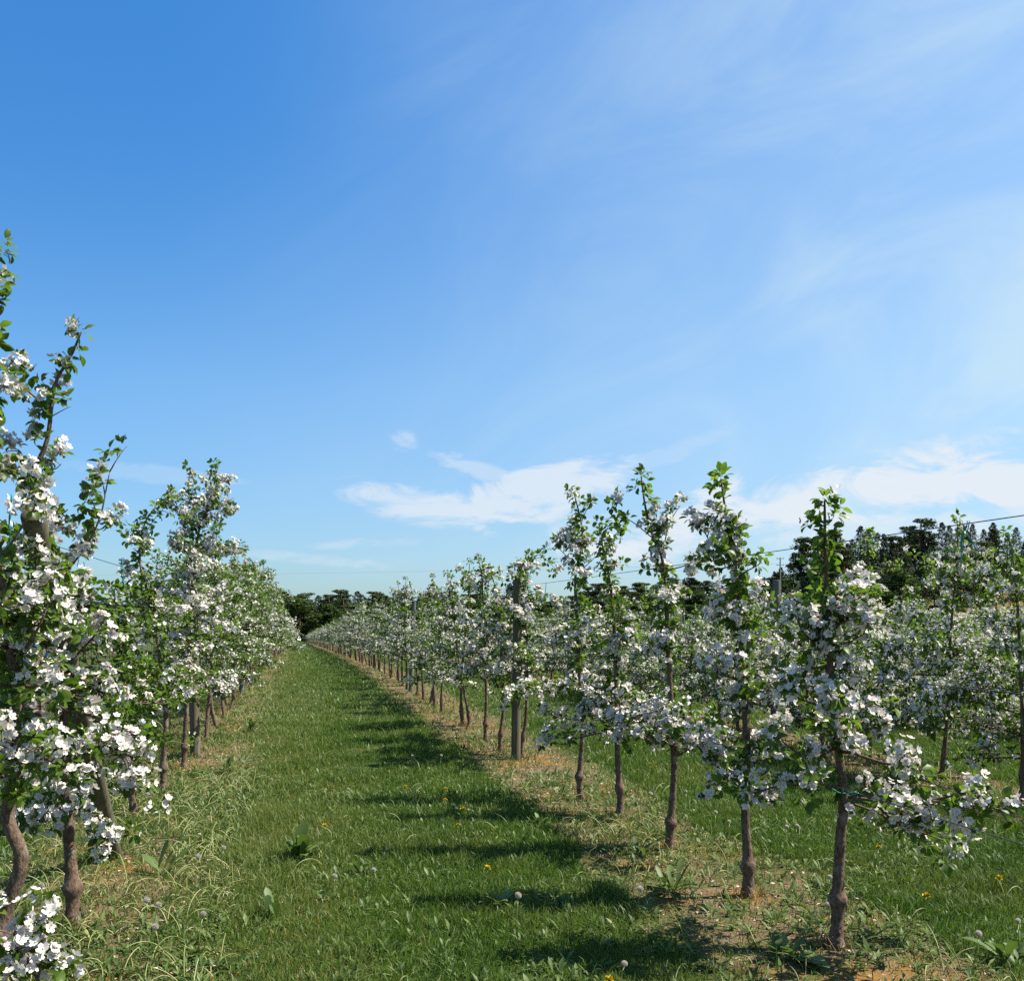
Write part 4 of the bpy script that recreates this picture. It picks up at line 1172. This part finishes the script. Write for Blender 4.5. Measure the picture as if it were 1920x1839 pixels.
# ------------------------------------------------------------------ far pole and its line, car at the path's end, person
x, y, _ = P(1463, HOR, 120)
z0 = float(hill(np.array(x), np.array(y)))
root = empty('utility_pole', (x, y, z0)); tag(root, 'thin utility pole with short crossarms before the wooded hill', 'utility pole')
hp = EYE + (HOR - 1045) / F * 120 - z0
mb = MB(); tube(mb, [(0, 0, -.3), (0, 0, hp * .5), (0, 0, hp)], [.13, .11, .09], 8); mb.build('pole', POSTG, root, True)
for dz in (.15, 1.0, 1.9):
    mb = MB(); tube(mb, [(-.5 * cs, .5 * sn, hp - dz), (.5 * cs, -.5 * sn, hp - dz)], .04, 6); ca = mb.build('crossarm', POSTG, root)
    for e in (-.42, .42):
        mb = MB(); tube(mb, [(e * cs, -e * sn, hp - dz + .04), (e * cs, -e * sn, hp - dz + .18)], [.035, .02], 6); mb.build('insulator', WIRE, ca)
mb = MB()
a, b_ = np.array([x, y, z0 + hp - .82]), P(-150, 1078, 215)
k = np.linspace(0, 1, 40)[:, None]
tube(mb, a * (1 - k) + b_ * k - np.array([0, 0, 1.0]) * 4 * k * (1 - k) * 0.6, 0.007, 4)
tag(mb.build('power_line', WIRE), 'faint power line strung low over the far wood', 'power line')


def car():
    p = P(558, HOR, 244); z0 = float(hill(np.array(p[0]), np.array(p[1])))
    root = empty('parked_car', (p[0], p[1], z0), R(84)); tag(root, 'small white car parked at the far end of the grass path', 'car')
    white = plain('car_paint', (0.78, 0.78, 0.78), (0.80, 0.80, 0.80), 2, 0.3, 0.5); glass = plain('car_glass', (0.02, 0.025, 0.03), (0.03, 0.035, 0.04), 2, 0.1, 0.5)
    tyre = plain('tyre', (0.02, 0.02, 0.02), (0.03, 0.03, 0.03), 9, 0.9); rim = plain('rim', (0.4, 0.4, 0.42), (0.5, 0.5, 0.5), 5, 0.4)
    prof = [(-2.0, .35), (-2.02, .75), (-1.9, .92), (-1.1, 1.0), (1.2, 1.0), (1.95, .85), (2.05, .55), (2.0, .32)]
    def extrude(pr, hw, mat, name, inset=0.0):
        mb = MB(); n = len(pr)
        V = [(x_, -hw, z_) for x_, z_ in pr] + [(x_, hw, z_) for x_, z_ in pr]
        a_ = np.arange(n); b2 = (a_ + 1) % n
        mb.add(V, [np.stack([a_, b2, b2 + n, a_ + n], -1), np.array([list(range(n))[::-1]]), np.array([list(range(n, 2 * n))])])
        return mb.build(name, mat, root)
    extrude(prof, .84, white, 'body')
    extrude([(-1.6, 1.002), (-1.1, 1.40), (.45, 1.40), (1.15, 1.002)], .72, glass, 'window')
    extrude([(-1.12, 1.402), (-1.0, 1.47), (.35, 1.47), (.5, 1.402)], .70, white, 'roof')
    for wx in (-1.25, 1.3):
        for sy in (-1, 1):
            mb = MB(); tube(mb, [(wx, sy * .66, .31), (wx, sy * .86, .31)], .31, 18); w_ = mb.build('wheel', tyre, root)
            mb = MB(); tube(mb, [(wx, sy * .861, .31), (wx, sy * .875, .31)], .19, 12); mb.build('rim', rim, w_)
    for sy in (-.6, .6):
        mb = MB(); tube(mb, [(1.99, sy, .72), (2.06, sy, .70)], [.1, .09], 10); mb.build('headlight', rim, root)


car()


def skinned(name, verts, edges, radii, mat, parent=None, levels=2):
    me = bpy.data.meshes.new(name); me.from_pydata([tuple(v) for v in verts], edges, [])
    o = bpy.data.objects.new(name, me); COL.objects.link(o)
    o.modifiers.new('skin', 'SKIN'); 
    sv = me.skin_vertices[0].data
    for i, q in enumerate(radii): sv[i].radius = (q, q) if not isinstance(q, tuple) else q
    sv[0].use_root = True
    sb = o.modifiers.new('subdivision', 'SUBSURF'); sb.levels = levels; sb.render_levels = levels
    me.materials.append(mat)
    if parent: o.parent = parent
    return o


def person():
    g = P(66, HOR, 14.6)
    root = empty('person', (g[0], g[1], 0.006), R(60)); tag(root, 'person in blue jacket and navy trousers on the dirt track, glimpsed through blossom', 'person')
    skin = plain('skin', (0.45, 0.27, 0.19), (0.5, 0.31, 0.22), 9, 0.5); jac = plain('blue_jacket', (0.03, 0.09, 0.36), (0.05, 0.13, 0.45), 14, 0.7)
    nav = plain('navy_trousers', (0.010, 0.014, 0.035), (0.02, 0.026, 0.06), 14, 0.8); hair = plain('hair', (0.06, 0.035, 0.02), (0.09, 0.055, 0.03), 20, 0.6)
    shoe = plain('shoe', (0.03, 0.03, 0.03), (0.05, 0.05, 0.05), 9, 0.6)
    V = [(0, 0, .95), (0, 0, 1.15), (0, .01, 1.36), (0, 0, 1.47), (0, .01, 1.55), (0, .03, 1.66), (0, .01, 1.73),
         (-.10, 0, .88), (-.11, .02, .50), (-.11, -.02, .09), (-.11, .13, .04), (.10, 0, .88), (.12, .04, .50), (.13, 0, .09), (.14, .15, .04),
         (-.19, 0, 1.38), (-.25, -.01, 1.12), (-.23, .10, .90), (-.22, .14, .82), (.19, 0, 1.38), (.25, 0, 1.12), (.24, .08, .88), (.23, .11, .80)]
    E = [(0, 1), (1, 2), (2, 3), (3, 4), (4, 5), (5, 6), (0, 7), (7, 8), (8, 9), (9, 10), (0, 11), (11, 12), (12, 13), (13, 14), (2, 15), (15, 16), (16, 17), (17, 18), (2, 19), (19, 20), (20, 21), (21, 22)]
    Rr = [(.14, .10), (.13, .09), (.14, .09), .055, .055, (.075, .095), (.06, .07), .085, .058, .042, .032, .085, .058, .042, .032, .058, .042, .03, .026, .058, .042, .03, .026]
    for sx, h in ((-1, 18), (1, 22)):
        hx, hy, hz = V[h]
        for q in range(4):
            i = len(V); ox = (q - 1.5) * .019; l = (.072, .082, .077, .06)[q]
            V += [(hx + ox * .6, hy + .012 + .01 * q * 0, hz - .03), (hx + ox, hy + .030, hz - .03 - l * .55), (hx + ox, hy + .028, hz - .03 - l)]
            E += [(h, i), (i, i + 1), (i + 1, i + 2)]; Rr += [.010, .009, .007]
        i = len(V); V += [(hx - sx * .03, hy + .025, hz - .015), (hx - sx * .038, hy + .045, hz - .055)]; E += [(h, i), (i, i + 1)]; Rr += [.011, .008]
    # nose and ears as small spurs of the same skin
    for q, (ax, ay, az_, rr) in enumerate(((0, .135, 1.645, .014), (-.085, .02, 1.65, .014), (.085, .02, 1.65, .014))):
        i = len(V); V.append((ax, ay, az_)); E.append((5, i)); Rr.append(rr)
    skinned('body', V, E, Rr, skin, root)
    skinned('jacket', [(0, 0, 1.0), (0, 0, 1.15), (0, .01, 1.37), (0, 0, 1.46), (-.19, 0, 1.38), (-.25, -.01, 1.12), (-.235, .09, .93), (.19, 0, 1.38), (.25, 0, 1.12), (.245, .07, .92)],
            [(0, 1), (1, 2), (2, 3), (2, 4), (4, 5), (5, 6), (2, 7), (7, 8), (8, 9)], [(.18, .14), (.165, .125), (.165, .12), (.075, .075), .075, .058, .048, .075, .058, .048], jac, root)
    skinned('trousers', [(0, 0, .97), (-.10, 0, .88), (-.11, .02, .50), (-.11, -.02, .10), (.10, 0, .88), (.12, .04, .50), (.13, 0, .10)],
            [(0, 1), (1, 2), (2, 3), (0, 4), (4, 5), (5, 6)], [(.155, .12), .105, .078, .062, .105, .078, .062], nav, root)
    skinned('hair', [(0, -.02, 1.64), (0, -.01, 1.71), (0, .04, 1.755)], [(0, 1), (1, 2)], [(.085, .085), (.088, .10), (.06, .06)], hair, root)
    for sx in (-1, 1):
        skinned('shoe', [(sx * .12, -.05, .05), (sx * .125, .08, .045), (sx * .13, .19, .035)], [(0, 1), (1, 2)], [(.048, .05), (.05, .042), (.042, .03)], shoe, root)


person()
